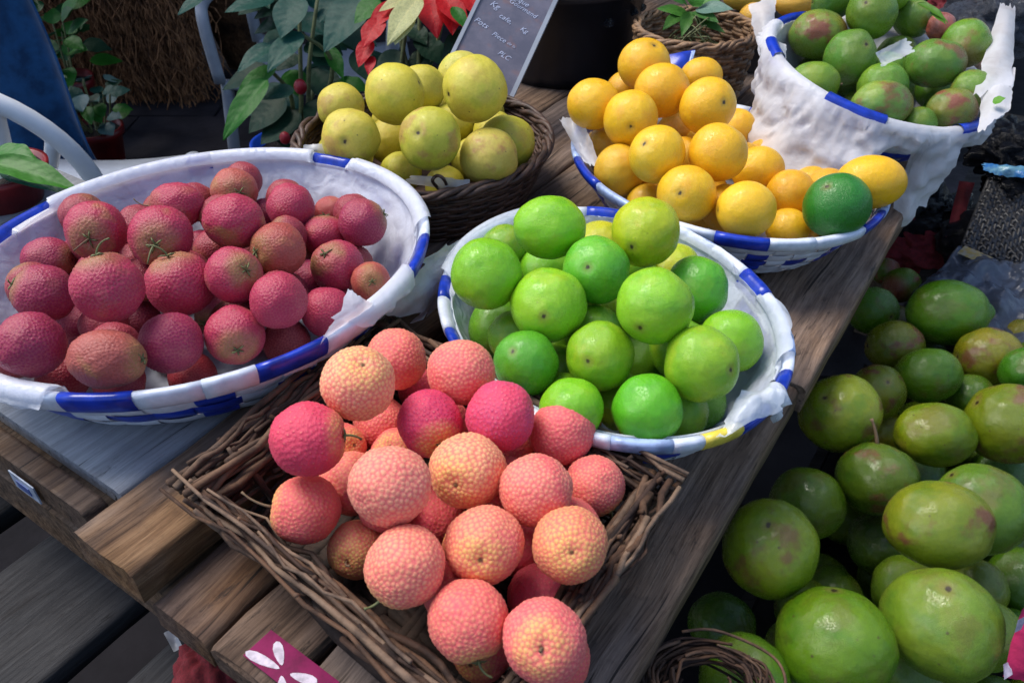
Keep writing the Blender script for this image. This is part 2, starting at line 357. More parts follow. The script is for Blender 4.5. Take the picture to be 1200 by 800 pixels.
class Batch:
    def __init__(s): s.v, s.f, s.i = [], [], []
    def add(s, V, Fc, idx=0):
        b = len(s.v); s.v += [tuple(v) for v in V]; s.f += [tuple(b + k for k in f) for f in Fc]; s.i += [idx] * len(Fc)
    def mesh(s, name, mats, smooth=True): return mesh_of(name, s.v, s.f, smooth=smooth, mats=mats, idx=s.i)
def box_data(x0, x1, y0, y1, z0, z1):
    V = [(x0, y0, z0), (x1, y0, z0), (x1, y1, z0), (x0, y1, z0), (x0, y0, z1), (x1, y0, z1), (x1, y1, z1), (x0, y1, z1)]
    return V, [(0, 3, 2, 1), (4, 5, 6, 7), (0, 1, 5, 4), (1, 2, 6, 5), (2, 3, 7, 6), (3, 0, 4, 7)]
def lathe_data(prof, seg=32):
    V, Fc = [], []
    for r, z in prof:
        for k in range(seg): V.append((r * math.cos(2 * PI * k / seg), r * math.sin(2 * PI * k / seg), z))
    for i in range(len(prof) - 1):
        for k in range(seg):
            k2 = (k + 1) % seg; Fc.append((i * seg + k, i * seg + k2, (i + 1) * seg + k2, (i + 1) * seg + k))
    return V, Fc

# table frame: U runs away from the camera along the plank, W to its right
TA = math.radians(33.6)
U = Vector((math.sin(TA), math.cos(TA), 0)); W = Vector((math.cos(TA), -math.sin(TA), 0))
def tp(s, t, z): return U * s + W * t + Vector((0, 0, z))
PLROT = math.atan2(U.y, U.x)          # local x along U, local y to the LEFT (-W)

def plank_mesh(name, l, w, h, mat, seed=0, chip=0.002, seg=None):
    """a board with slightly uneven worn edges: rounded cross section swept along x"""
    seg = seg or max(6, int(l / 0.035)); bev = min(0.006, w * 0.12, h * 0.3)
    sec = [(-w/2, -h), (-w/2, -bev), (-w/2 + bev*0.3, -bev*0.3), (-w/2 + bev, 0), (-w/4, 0.0004), (0, -0.0003), (w/4, 0.0004), (w/2 - bev, 0), (w/2 - bev*0.3, -bev*0.3), (w/2, -bev), (w/2, -h)]
    V, Fc = [], []; ns = len(sec)
    for i in range(seg + 1):
        x = l * i / seg
        for k, (y, z) in enumerate(sec):
            a = nz(x * 14 + seed * 7.3, k * 0.9, seed) * chip; b_ = nz(x * 45 + seed, k * 2.1, 3.3) * chip * 0.6
            ex = 0
            if i in (0, seg): ex = nz(k * 1.7, seed, 5.0) * 0.0035
            V.append((x + ex, y + (a + b_) * (1 if abs(y) > w * 0.3 else 0.2), z + (a * 0.5 + b_) * (1 if z > -h * 0.9 else 0)))
    for i in range(seg):
        for k in range(ns):
            k2 = (k + 1) % ns
            Fc.append((i * ns + k, (i + 1) * ns + k, (i + 1) * ns + k2, i * ns + k2))
    Fc.append(tuple(range(ns))); Fc.append(tuple(seg * ns + k for k in range(ns - 1, -1, -1)))
    me = mesh_of(name, V, Fc, mat)
    for e in me.polygons[-2:]: e.use_smooth = False
    return me
def plank(name, parent, s0, s1, t0, t1, ztop, h, mat, seed, color=(1, 1, 1), rot=0.0, chip=0.002):
    me = plank_mesh(name, s1 - s0, t1 - t0, h, mat, seed, chip)
    o = link(name, me, parent, tp(s0, (t0 + t1) / 2, ztop), color); o.rotation_euler = (0, 0, PLROT + rot); return o
def rel(o, p):   # keep world placement when the parent root is not at the origin
    o.location = Vector(o.location) - Vector(p.location); return o

# ---------------------------------------------------------------- ground, wall behind, unseen sheet added overhead for shade
V, Fc = box_data(-120, 120, -120, 120, -0.3, -0.012)
struct(link("ground", mesh_of("ground", V, Fc, M['joint'], False)))
pav = struct(link("floor", mesh_of("floor", *box_data(-3.2, 2.6, 0.6, 5.1, -0.1, -0.006), M['joint'], False)))
slab_m = []
for k in range(4):
    w_, l_ = 0.59, 0.39
    V, Fc = [], []
    n = 4
    for j in range(n + 1):
        for i in range(n + 1):
            V.append(((i / n - .5) * w_, (j / n - .5) * l_, 0.003 * nz(i * .9 + k * 5, j * .9)))
    for j in range(n):
        for i in range(n):
            a = j * (n + 1) + i; Fc.append((a, a + 1, a + n + 2, a + n + 1))
    b0 = len(V); V += [(-w_/2, -l_/2, -.03), (w_/2, -l_/2, -.03), (w_/2, l_/2, -.03), (-w_/2, l_/2, -.03)]
    Fc += [(b0, b0 + 1, n, 0), (b0 + 1, b0 + 2, (n + 1) ** 2 - 1, n), (b0 + 2, b0 + 3, n * (n + 1), (n + 1) ** 2 - 1), (b0 + 3, b0, 0, n * (n + 1))]
    slab_m.append(mesh_of("paving_slab", V, Fc, M['floor'], False))
for j in range(9):
    for i in range(8):
        o = link("paving_slab", slab_m[(i * 3 + j) % 4], pav, (-3.0 + i * .6 + (j % 2) * .3, 1.3 + j * .4, 0.004 + RND.uniform(-.002, .002)))
        o.rotation_euler = (0, 0, RND.choice((0, PI)))
wall = root("board_wall", (0, 4.75, 0), "dark board wall closing the stall at the back of the picture", "wall")
bm_ = plank_mesh("wall_board", 2.5, 0.245, 0.03, M['darkwall'], 3, 0.003)
for i in range(24):
    o = link("wall_board", bm_, wall, (-3.0 + i * .25, RND.uniform(-.006, .006), 0)); o.rotation_euler = (PI / 2, -PI / 2, 0)
    o.rotation_euler = Matrix(((0, 1, 0), (0, 0, -1), (-1, 0, 0))).to_3x3().inverted().to_euler() if False else (PI/2, -PI/2, 0)
can = root("shade_canopy", (0, 4.0, 3.0), "unseen dark tarpaulin on posts, added over the back of the stall to shade it", "shade_canopy")  # out of view; added overhead to keep the background dark
V, Fc = [], []
for j in range(13):
    for i in range(25):
        x = -3.4 + 6.8 * i / 24; y = -1.55 + 3.3 * j / 12
        V.append((x, y, 0.10 * math.sin(j / 12 * PI) + 0.03 * nz(x * 1.3, y * 1.3)))
for j in range(12):
    for i in range(24):
        a = j * 25 + i; Fc.append((a, a + 1, a + 26, a + 25))
link("tarpaulin", mesh_of("tarpaulin", V, Fc, M['shade_canopy']), can)
for x, y in ((-3.3, -1.5), (3.3, -1.5), (-3.3, 1.7), (3.3, 1.7)):
    tube("post", [(x, y, -3.0), (x, y, -1.0), (x, y, 0.04)], 0.03, M['metal'], can, 12)

# ---------------------------------------------------------------- the wooden table
table = root("market_table", tuple(tp(0.9, -0.45, 0)), "weathered wooden market table of planks carrying the six fruit baskets", "table")
def tpl(*a, **k): return rel(plank(*a, **k), table)
tpl("plank", table, 0.683, 2.05, -0.205, -0.090, 0.750, 0.034, M['wood'], 1, (1.05, 1.0, .98))
tpl("plank", table, 0.156, 0.680, -0.205, -0.096, 0.7485, 0.034, M['wood'], 2, (.92, .9, .92))
tpl("plank", table, 0.153, 2.05, -0.296, -0.208, 0.7475, 0.032, M['wood'], 3, (.85, .86, .92))
tpl("plank", table, 0.151, 2.05, -0.372, -0.299, 0.7480, 0.033, M['wood'], 4, (.62, .60, .64))
tpl("plank", table, 0.150, 0.90, -0.440, -0.375, 0.7500, 0.034, M['beamwood'], 5, (.75, .70, .70))
tpl("plank", table, 0.905, 2.05, -0.440, -0.375, 0.7490, 0.034, M['wood'], 6, (.9, .92, 1.0))
tpl("plank", table, 0.62, 2.05, -0.555, -0.443, 0.7480, 0.034, M['wood'], 7, (.95, .98, 1.05))
tpl("plank", table, 0.62, 2.05, -0.700, -0.558, 0.7495, 0.034, M['wood'], 8, (1, 1, 1.05))
tpl("plank", table, 0.62, 2.05, -0.860, -0.703, 0.7480, 0.034, M['wood'], 9, (.9, .9, .95))
tpl("beam", table, 0.146, 0.615, -0.518, -0.441, 0.787, 0.036, M['beamwood'], 10, chip=0.003)
tpl("grey_board", table, 0.192, 0.515, -1.20, -0.522, 0.784, 0.018, M['greywood'], 11, chip=0.0012)
tpl("edge_rail", table, 0.163, 0.183, -1.20, -0.530, 0.779, 0.034, M['beamwood'], 12, (.6, .6, .6))
tpl("bearer", table, 0.176, 0.200, -1.20, -0.525, 0.765, 0.040, M['wood'], 13, (.5, .5, .5))
tpl("bearer", table, 0.17, 0.24, -0.90, -0.11, 0.712, 0.06, M['wood'], 14, (.6, .55, .5))
tpl("bearer", table, 1.90, 1.97, -0.85, -0.11, 0.712, 0.06, M['wood'], 15, (.6, .55, .5))
tpl("bearer", table, 0.45, 0.50, -1.18, -0.53, 0.763, 0.05, M['wood'], 16, (.6, .55, .5))
for s_, t_ in ((0.30, -0.15), (1.93, -0.15), (1.93, -0.80), (0.49, -1.15), (0.49, -0.60)):
    V, Fc = box_data(-.03, .03, -.03, .03, 0, 0.650 if t_ > -1 else 0.71)
    rel(link("leg", mesh_of("leg", V, Fc, M['wood'], False), table, tp(s_, t_, 0), (.6, .6, .6)), table).rotation_euler = (0, 0, PLROT)
# white label on the edge of the grey board
def patch(name, c4, nx, ny, mat, amp=0.0, bulge=0.0, parent=None, freq=30.0, color=None, seed=0.0, fray=0.0):
    c4 = [Vector(c) for c in c4]; nrm = (c4[1] - c4[0]).cross(c4[3] - c4[0]).normalized(); V, Fc = [], []
    for j in range(ny + 1):
        for i in range(nx + 1):
            a, b = i / nx, j / ny
            if fray and (i in (0, nx) or j in (0, ny)): a += nz(b * 7, seed, i) * fray; b += nz(a * 7, seed + 4, j) * fray
            p = c4[0] * (1 - a) * (1 - b) + c4[1] * a * (1 - b) + c4[2] * a * b + c4[3] * (1 - a) * b
            q = p * freq + Vector((seed, 0, 0))
            d = nz(*q) * amp + abs(nz(*(q * 2.3))) * amp * 0.6 + bulge * math.sin(PI * a) * math.sin(PI * b)
            V.append(p + nrm * d)
    for j in range(ny):
        for i in range(nx):
            k = j * (nx + 1) + i; Fc.append((k, k + 1, k + nx + 2, k + nx + 1))
    return link(name, mesh_of(name, V, Fc, mat), parent, color=color)
def orient_block(name, s0, s1, t0, t1, z0, z1, mat, parent=None):
    P8 = [tp(a, b, c) for c in (z0, z1) for a, b in ((s0, t0), (s1, t0), (s1, t1), (s0, t1))]
    return link(name, mesh_of(name, P8, [(0, 1, 2, 3), (7, 6, 5, 4), (4, 5, 1, 0), (5, 6, 2, 1), (6, 7, 3, 2), (7, 4, 0, 3)], mat, False), parent)
lab = root("price_sticker", tuple(tp(0.160, -0.64, 0.75)), "small white and blue label stuck on the edge of the grey board at the left", "sticker")
rel(orient_block("paper", 0.1588, 0.1600, -0.640, -0.602, 0.750, 0.771, M['label'], lab), lab)
rel(orient_block("printed_mark", 0.1580, 0.1588, -0.632, -0.612, 0.755, 0.764, M['bluelabel'], lab), lab)

# magenta sticker printed with a pale flower
st = root("flower_sticker", (-0.1686, 0.3166, 0.7515), "magenta sticker with a pale flower print on the front plank", "sticker")
V = [(-0.1981, 0.3215, 0.7512), (-0.1364, 0.2786, 0.7512), (-0.1236, 0.3010, 0.7512), (-0.1823, 0.3424, 0.7512)]
V2 = [(x, y, z + .0008) for x, y, z in V]
rel(link("sticker_film", mesh_of("sticker_film", V + V2, [(0, 1, 2, 3), (4, 5, 6, 7), (0, 1, 5, 4), (1, 2, 6, 5), (2, 3, 7, 6), (3, 0, 4, 7)], M['magenta'], False), st), st)
def petal(p0, p1, w):
    p0, p1 = Vector(p0), Vector(p1); d = p1 - p0; s = Vector((-d.y, d.x, 0)).normalized() * w; V = []
    for i in range(12):
        t = 2 * PI * i / 12; f = .5 + .5 * math.cos(t); V.append(p0 + d * f + s * math.sin(t) * (.55 + .6 * f) + Vector((0, 0, .0012)))
    rel(link("petal", mesh_of("petal", V, [tuple(range(12))], M['petal'], False), st), st)
petal((-0.1686, 0.3108, 0.7512), (-0.1969, 0.3242, 0.7512), .0042)
petal((-0.1674, 0.3134, 0.7512), (-0.1761, 0.3325, 0.7512), .0042)
petal((-0.1603, 0.3068, 0.7512), (-0.1394, 0.3004, 0.7512), .0042)
petal((-0.1662, 0.3055, 0.7512), (-0.1610, 0.2878, 0.7512), .0042)

# ---------------------------------------------------------------- fruit meshes
import numpy as np
def ico(sub):
    import bmesh
    bm = bmesh.new(); bmesh.ops.create_icosphere(bm, subdivisions=sub, radius=1.0)
    v = np.array([q.co[:] for q in bm.verts]); f = [tuple(x.index for x in p.verts) for p in bm.faces]; bm.free(); return v, f
ICO5, ICO6 = ico(5), ico(6)
ICO4 = ico(4)
def np_mesh(name, v, f, mat, attrs=None):
    me = bpy.data.meshes.new(name); me.vertices.add(len(v)); me.vertices.foreach_set("co", v.astype(np.float32).ravel())
    fa = np.array(f, dtype=np.int32); me.loops.add(fa.size); me.loops.foreach_set("vertex_index", fa.ravel())
    me.polygons.add(len(fa)); me.polygons.foreach_set("loop_start", np.arange(0, fa.size, 3, dtype=np.int32)); me.polygons.foreach_set("loop_total", np.full(len(fa), 3, dtype=np.int32))
    me.update(calc_edges=True); me.validate(); me.polygons.foreach_set("use_smooth", [True] * len(fa)); me.materials.append(mat)
    for k, a in (attrs or {}).items():
        at = me.attributes.new(k, 'FLOAT', 'POINT'); at.data.foreach_set("value", a.astype(np.float32))
    return me
def lumps(v, seed, amp, freq=1.3):
    return np.array([nz(p[0] * freq + seed * 3.7, p[1] * freq + seed, p[2] * freq) for p in v]) * amp
def lychee_mesh(name, n, amp, seed, mat, power=1.0):
    v, f = ICO6; r = random.Random(seed); kd = kdtree.KDTree(n); ga = PI * (3 - math.sqrt(5))
    pts = []
    for i in range(n):
        z = 1 - 2 * (i + .5) / n; q = math.sqrt(1 - z * z); a = i * ga
        p = Vector((q * math.cos(a), q * math.sin(a), z)) + Vector((r.uniform(-1, 1), r.uniform(-1, 1), r.uniform(-1, 1))) * (1.9 / math.sqrt(n))
        pts.append(p.normalized())
    P_ = np.array([q[:] for q in pts]); cv = v[::3]
    for _ in range(2):                                    # relax the jittered seeds into uneven cells
        own = np.argmax(cv @ P_.T, axis=1); S_ = np.zeros_like(P_); np.add.at(S_, own, cv); S_ += P_ * 1e-3
        P_ = .55 * P_ + .45 * S_ / np.linalg.norm(S_, axis=1)[:, None]; P_ /= np.linalg.norm(P_, axis=1)[:, None]
    pts = [Vector(q) for q in P_]
    for i, p in enumerate(pts): kd.insert(p, i)
    kd.balance(); ids = [r.random() for _ in range(n)]; hs = [r.uniform(.75, 1.1) for _ in range(n)]
    cell = np.zeros(len(v)); cid = np.zeros(len(v)); hh = np.zeros(len(v))
    for k, p in enumerate(v):
        a, b = kd.find_n(Vector(p), 2)
        e = (b[2] - a[2]) / (a[2] + b[2] + 1e-6)          # 0 on the seam, 1 in the middle
        cell[k] = e; cid[k] = ids[a[1]]; hh[k] = hs[a[1]]
    h = (np.minimum(cell * 1.5, 1.0) ** 0.7) * hh
    rad = 1 - amp + amp * h + lumps(v, seed, 0.045) + lumps(v, seed + 5, 0.022, 3.0)
    z = v[:, 2]; dim = np.exp(-((1 - z) / 0.035)) * 0.09
    rad = rad - dim
    vv = v * rad[:, None]; vv[:, 2] *= 1.02
    return np_mesh(name, vv, f, mat, {"cell": cell, "cellid": cid})
def smooth_mesh(name, seed, mat, stretch=1.0, lump=0.04, dim=0.06, nip=0.0, flat=0.0):
    v, f = ICO5; z = v[:, 2]
    rad = 1 + lumps(v, seed, lump) + lumps(v, seed + 9, lump * .25, 4.0)
    rad -= np.exp(-((1 - z) / 0.02)) * dim; rad -= np.exp(-((1 + z) / 0.03)) * dim * .5
    rad += np.exp(-((1 - z) / 0.035)) * nip
    vv = v * rad[:, None]; vv[:, 2] *= stretch; vv[:, 0] *= (1 - flat)
    return np_mesh(name, vv, f, mat)
MESH = {
    'LY': [lychee_mesh("lychee_body", 1000, 0.027, s, M['red_lychee']) for s in (1, 2)],
    'PK': [lychee_mesh("lychee_body", 680, 0.026, s, M['pink_lychee']) for s in (3, 4)],
    'LM': [smooth_mesh("lime_body", s, M['lime'], 1.0, .055, .05, nip=.03 * (s - 1)) for s in (1, 2, 3)],
    'OG': [smooth_mesh("orange_body", s, M['orange'], .97, .025, .05) for s in (4, 5, 6)],
    'AP': [smooth_mesh("guava_body", s, M['guava'], .95, .055, .06) for s in (7, 8, 9)],
    'MG': [smooth_mesh("mango_body", s, M['mango'], 1.0, .06, .03, flat=.06) for s in (10, 11, 12)],
    'GR': [smooth_mesh("mango_body", s, M['crate_mango'], 1.0, .06, .035, flat=.05) for s in (13, 14, 15)],
}
FRUIT, DEEP = {}, {}
FRUIT['LY'] = [
    ((-0.401,0.674,0.904), 0.0280, (1,1,1), (0.616,0.571,-0.261,0.476), (0.37,0.02,0.072), 0.75, 1, 'brownish red lychee with a curling green calyx at the back left of the blue basket'),
    ((-0.336,0.666,0.902), 0.0295, (1,1,1), (0.705,0.587,-0.161,0.364), (0.37,0.02,0.072), 0.8, 1, 'large mottled yellow-red lychee with a forked green stem in its front'),
    ((-0.487,0.716,0.844), 0.0247, (0.943,0.943,1.06), (0.413,0.574,0.413,0.574), (0.28,0.015,0.068), 0.1, 0, 'oval lychee half hidden behind its neighbours under the left back liner'),
    ((-0.429,0.605,0.878), 0.0266, (1,1,1), (0.738,0.334,-0.373,-0.452), (0.28,0.015,0.068), 0.15, 1, 'red lychee at the left rim with a grey dried calyx sticking out'),
    ((-0.337,0.554,0.92), 0.0284, (1,1,1), (0.023,-0.101,0.155,0.982), (0.37,0.02,0.072), 0.3, 1, 'big round lychee in the left half topped by one upright green thread'),
    ((-0.309,0.62,0.878), 0.0298, (1,1,1), (-0.218,-0.069,0.106,0.968), (0.37,0.02,0.072), 0.3, 1, 'round red lychee in the middle with a green stem curving over its top'),
    ((-0.399,0.521,0.885), 0.0268, (1,1,1), (-0.403,0.864,-0.266,0.143), (0.28,0.015,0.068), 0.1, 0, 'leftmost plain dark red lychee by the front left rim'),
    ((-0.43,0.643,0.815), 0.0244, (1,1,1), (-0.233,0.111,0.887,0.383), (0.28,0.015,0.068), 0.05, 0, 'small shaded lychee between the leftmost one and the big thread-topped one'),
    ((-0.33,0.505,0.883), 0.0271, (0.909,0.909,1.1), (-0.15,0.691,-0.15,0.691), (0.33,0.075,0.06), 1, 1, 'greenish pink oval lychee with a star shaped calyx at the front rim'),
    ((-0.297,0.549,0.865), 0.0267, (1,1,1), (-0.297,0.878,0.342,0.156), (0.28,0.015,0.068), 0.1, 0, 'deep magenta lychee with no stem at the front centre'),
    ((-0.25,0.573,0.855), 0.0265, (1,1,1), (0.728,0.624,0.278,-0.05), (0.37,0.02,0.072), 0.35, 1, 'lychee showing a pale green star calyx near the front right rim'),
    ((-0.21,0.591,0.88), 0.0255, (1,1,1), (-0.122,0.78,0.585,-0.185), (0.37,0.02,0.072), 0.15, 0, 'smooth round pink-red lychee without calyx in the right half'),
    ((-0.256,0.619,0.889), 0.0257, (1,1,1), (0.821,0.116,0.468,-0.307), (0.37,0.02,0.072), 0.35, 1, 'lychee with a green calyx on its right cheek'),
    ((-0.23,0.678,0.88), 0.0265, (1,1,1), (0.675,0.579,-0.094,-0.448), (0.33,0.06,0.05), 0.55, 1, 'dull red lychee with a limp green calyx on its left side'),
    ((-0.276,0.701,0.898), 0.0284, (1.061,1.061,0.943), (0.227,0.653,0.682,-0.237), (0.37,0.02,0.072), 0.95, 1, 'lychee with a yellow-green right half near the back'),
    ((-0.181,0.703,0.844), 0.0272, (1,1,1), (0.924,0.252,-0.09,-0.272), (0.37,0.02,0.072), 1, 1, 'lychee with a pale yellow band across its upper left at the right side'),
    ((-0.182,0.638,0.833), 0.0246, (1,1,1), (0.309,-0.321,0.846,0.293), (0.37,0.02,0.072), 0.1, 0, 'lychee tucked under the torn flap of liner by the right front rim'),
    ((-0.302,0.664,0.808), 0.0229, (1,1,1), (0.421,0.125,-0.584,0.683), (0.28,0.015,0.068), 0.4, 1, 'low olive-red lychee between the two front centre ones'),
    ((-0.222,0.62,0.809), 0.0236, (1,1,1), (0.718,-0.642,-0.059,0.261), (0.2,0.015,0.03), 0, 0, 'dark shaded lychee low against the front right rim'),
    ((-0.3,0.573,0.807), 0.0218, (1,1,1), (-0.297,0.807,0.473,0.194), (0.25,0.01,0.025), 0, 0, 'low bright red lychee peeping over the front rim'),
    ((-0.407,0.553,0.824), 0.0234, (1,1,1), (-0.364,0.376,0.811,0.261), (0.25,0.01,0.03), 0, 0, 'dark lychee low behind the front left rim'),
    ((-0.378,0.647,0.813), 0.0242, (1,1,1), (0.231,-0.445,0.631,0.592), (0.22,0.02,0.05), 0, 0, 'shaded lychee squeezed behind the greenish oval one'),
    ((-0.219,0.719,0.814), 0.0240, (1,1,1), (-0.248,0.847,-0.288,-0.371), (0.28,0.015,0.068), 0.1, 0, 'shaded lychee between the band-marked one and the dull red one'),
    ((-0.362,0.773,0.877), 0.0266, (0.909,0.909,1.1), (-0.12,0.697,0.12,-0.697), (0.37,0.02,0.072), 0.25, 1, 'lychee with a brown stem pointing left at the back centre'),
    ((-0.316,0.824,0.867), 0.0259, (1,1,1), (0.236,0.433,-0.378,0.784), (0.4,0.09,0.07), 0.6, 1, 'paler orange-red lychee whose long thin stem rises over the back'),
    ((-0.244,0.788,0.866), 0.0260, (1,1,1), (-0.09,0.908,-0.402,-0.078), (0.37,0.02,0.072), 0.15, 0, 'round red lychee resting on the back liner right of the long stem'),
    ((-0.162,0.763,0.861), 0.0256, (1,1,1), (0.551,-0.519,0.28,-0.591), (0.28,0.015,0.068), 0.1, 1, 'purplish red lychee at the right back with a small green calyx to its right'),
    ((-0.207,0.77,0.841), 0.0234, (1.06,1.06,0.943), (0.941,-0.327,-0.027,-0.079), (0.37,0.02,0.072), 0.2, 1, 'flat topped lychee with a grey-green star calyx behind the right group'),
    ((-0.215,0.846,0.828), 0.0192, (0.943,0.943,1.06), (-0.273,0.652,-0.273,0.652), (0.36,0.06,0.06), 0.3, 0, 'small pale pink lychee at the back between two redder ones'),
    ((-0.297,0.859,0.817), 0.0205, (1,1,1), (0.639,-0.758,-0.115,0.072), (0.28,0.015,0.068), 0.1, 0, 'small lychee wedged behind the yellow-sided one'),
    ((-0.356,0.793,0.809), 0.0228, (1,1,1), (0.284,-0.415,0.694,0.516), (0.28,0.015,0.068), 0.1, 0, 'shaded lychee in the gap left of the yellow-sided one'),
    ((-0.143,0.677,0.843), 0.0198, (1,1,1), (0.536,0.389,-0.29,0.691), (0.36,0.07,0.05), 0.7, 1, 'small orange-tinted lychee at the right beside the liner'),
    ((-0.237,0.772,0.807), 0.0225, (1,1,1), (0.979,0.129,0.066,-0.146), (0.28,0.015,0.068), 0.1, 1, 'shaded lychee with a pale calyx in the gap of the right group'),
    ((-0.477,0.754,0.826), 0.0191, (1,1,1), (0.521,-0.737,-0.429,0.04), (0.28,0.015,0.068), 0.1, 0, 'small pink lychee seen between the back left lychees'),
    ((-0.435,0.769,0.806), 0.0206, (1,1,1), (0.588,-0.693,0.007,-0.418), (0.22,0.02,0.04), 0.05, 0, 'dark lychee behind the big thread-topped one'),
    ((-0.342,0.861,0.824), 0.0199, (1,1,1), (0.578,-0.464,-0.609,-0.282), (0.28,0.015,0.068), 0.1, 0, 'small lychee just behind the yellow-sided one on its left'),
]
DEEP['LY'] = [(-0.386,0.607,0.840,0.0221), (-0.309,0.720,0.853,0.0236), (-0.412,0.836,0.833,0.0222), (-0.302,0.757,0.821,0.0246), (-0.426,0.696,0.840,0.0232), (-0.271,0.810,0.809,0.0224), (-0.362,0.570,0.842,0.0237), (-0.409,0.736,0.825,0.0235), (-0.471,0.672,0.816,0.0228), (-0.329,0.680,0.849,0.0247), (-0.365,0.826,0.852,0.0225), (-0.270,0.692,0.836,0.0250), (-0.454,0.585,0.829,0.0215), (-0.369,0.745,0.810,0.0235), (-0.265,0.654,0.862,0.0224), (-0.402,0.796,0.809,0.0219), (-0.462,0.642,0.860,0.0237), (-0.329,0.610,0.814,0.0244), (-0.269,0.624,0.829,0.0247), (-0.241,0.745,0.856,0.0212), (-0.403,0.654,0.853,0.0215), (-0.177,0.748,0.818,0.0235), (-0.231,0.668,0.832,0.0247), (-0.371,0.689,0.824,0.0221), (-0.258,0.734,0.811,0.0213), (-0.262,0.833,0.853,0.0222), (-0.476,0.786,0.857,0.0245), (-0.180,0.804,0.849,0.0225), (-0.443,0.735,0.855,0.0248), (-0.457,0.715,0.812,0.0225), (-0.297,0.717,0.811,0.0216), (-0.376,0.726,0.853,0.0227), (-0.319,0.817,0.808,0.0213), (-0.433,0.545,0.855,0.0213), (-0.411,0.774,0.850,0.0241), (-0.224,0.631,0.861,0.0213), (-0.320,0.870,0.857,0.0220), (-0.344,0.531,0.837,0.0221), (-0.415,0.595,0.810,0.0213), (-0.318,0.776,0.861,0.0244), (-0.339,0.715,0.815,0.0223), (-0.363,0.656,0.859,0.0214), (-0.178,0.675,0.808,0.0228), (-0.207,0.806,0.810,0.0235)]
FRUIT['LM'] = [
    ((0.037,0.685,0.901), 0.0329, (0.928,0.928,1.078), (-0.058,0.705,0.058,-0.705), (0.2,0.51,0.013), 0.2, 1, 'topmost bright lime lying sideways at the back of the pile'),
    ((-0.024,0.621,0.889), 0.0327, (1,1,1), (-0.238,0.604,0.677,0.345), (0.192,0.49,0.013), 0.15, 0, 'large plain lime at the left end of the pile'),
    ((0.033,0.594,0.873), 0.0339, (1,1,1), (0.813,0.562,-0.137,0.06), (0.24,0.539,0.018), 0.2, 1, 'big pale lime in the centre left with a faint dimple'),
    ((0.079,0.638,0.882), 0.0317, (1,1,1), (0.863,0.359,-0.279,0.219), (0.12,0.451,0.027), 0.1, 1, 'fresh green lime with a pale scar at the centre back'),
    ((0.129,0.674,0.902), 0.0333, (1,1,1), (0.689,0.48,-0.507,0.195), (0.4,0.51,0.011), 0.6, 1, 'yellow-green lime, the yellowest of the top ones'),
    ((0.122,0.558,0.898), 0.0322, (1,1,1), (0.649,0.716,-0.141,-0.213), (0.224,0.519,0.018), 0.15, 1, 'large shiny lime right of the centre'),
    ((0.182,0.654,0.85), 0.0311, (1,1,1), (-0.461,0.873,0.131,0.091), (0.1,0.41,0.02), 0.1, 0, 'green lime at the right back against the liner'),
    ((0.207,0.596,0.83), 0.0296, (1,1,1), (-0.303,0.904,0.19,0.234), (0.2,0.49,0.013), 0.15, 0, 'smooth lime at the right end of the pile'),
    ((0.159,0.519,0.866), 0.0312, (1,1,1), (0.382,0.501,-0.229,0.742), (0.216,0.451,0.018), 0.2, 1, 'large lime with a small brown dot at the right front'),
    ((0.077,0.545,0.853), 0.0301, (1,1,1), (-0.454,-0.454,-0.255,0.723), (0.216,0.431,0.013), 0.25, 1, 'lime with a brown blossom scar and dark spots near the middle'),
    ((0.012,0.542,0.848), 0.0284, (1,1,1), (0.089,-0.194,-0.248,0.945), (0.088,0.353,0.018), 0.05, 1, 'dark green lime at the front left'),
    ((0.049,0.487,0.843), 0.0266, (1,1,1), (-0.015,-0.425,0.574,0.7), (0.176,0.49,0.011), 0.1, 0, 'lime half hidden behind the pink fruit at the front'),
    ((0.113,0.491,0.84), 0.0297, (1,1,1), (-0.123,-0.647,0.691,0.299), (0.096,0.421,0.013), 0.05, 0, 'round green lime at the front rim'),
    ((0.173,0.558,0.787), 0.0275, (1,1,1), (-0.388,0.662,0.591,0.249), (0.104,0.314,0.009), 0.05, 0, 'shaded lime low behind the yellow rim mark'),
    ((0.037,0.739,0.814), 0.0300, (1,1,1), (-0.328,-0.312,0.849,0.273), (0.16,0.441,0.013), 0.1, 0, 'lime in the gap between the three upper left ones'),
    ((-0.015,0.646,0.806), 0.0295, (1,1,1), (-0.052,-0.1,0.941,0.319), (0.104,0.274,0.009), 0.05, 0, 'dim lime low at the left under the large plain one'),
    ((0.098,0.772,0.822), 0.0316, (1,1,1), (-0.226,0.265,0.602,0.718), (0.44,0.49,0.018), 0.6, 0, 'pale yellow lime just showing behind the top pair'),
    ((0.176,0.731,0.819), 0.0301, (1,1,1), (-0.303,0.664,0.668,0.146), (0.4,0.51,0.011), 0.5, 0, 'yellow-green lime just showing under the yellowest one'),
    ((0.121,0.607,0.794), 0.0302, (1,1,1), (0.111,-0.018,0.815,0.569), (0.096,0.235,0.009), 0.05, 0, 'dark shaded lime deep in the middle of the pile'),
    ((0.107,0.677,0.805), 0.0320, (1,1,1), (-0.354,0.915,-0.19,0.026), (0.24,0.412,0.009), 0.2, 0, 'lime seen only as a sliver between the central ones'),
]
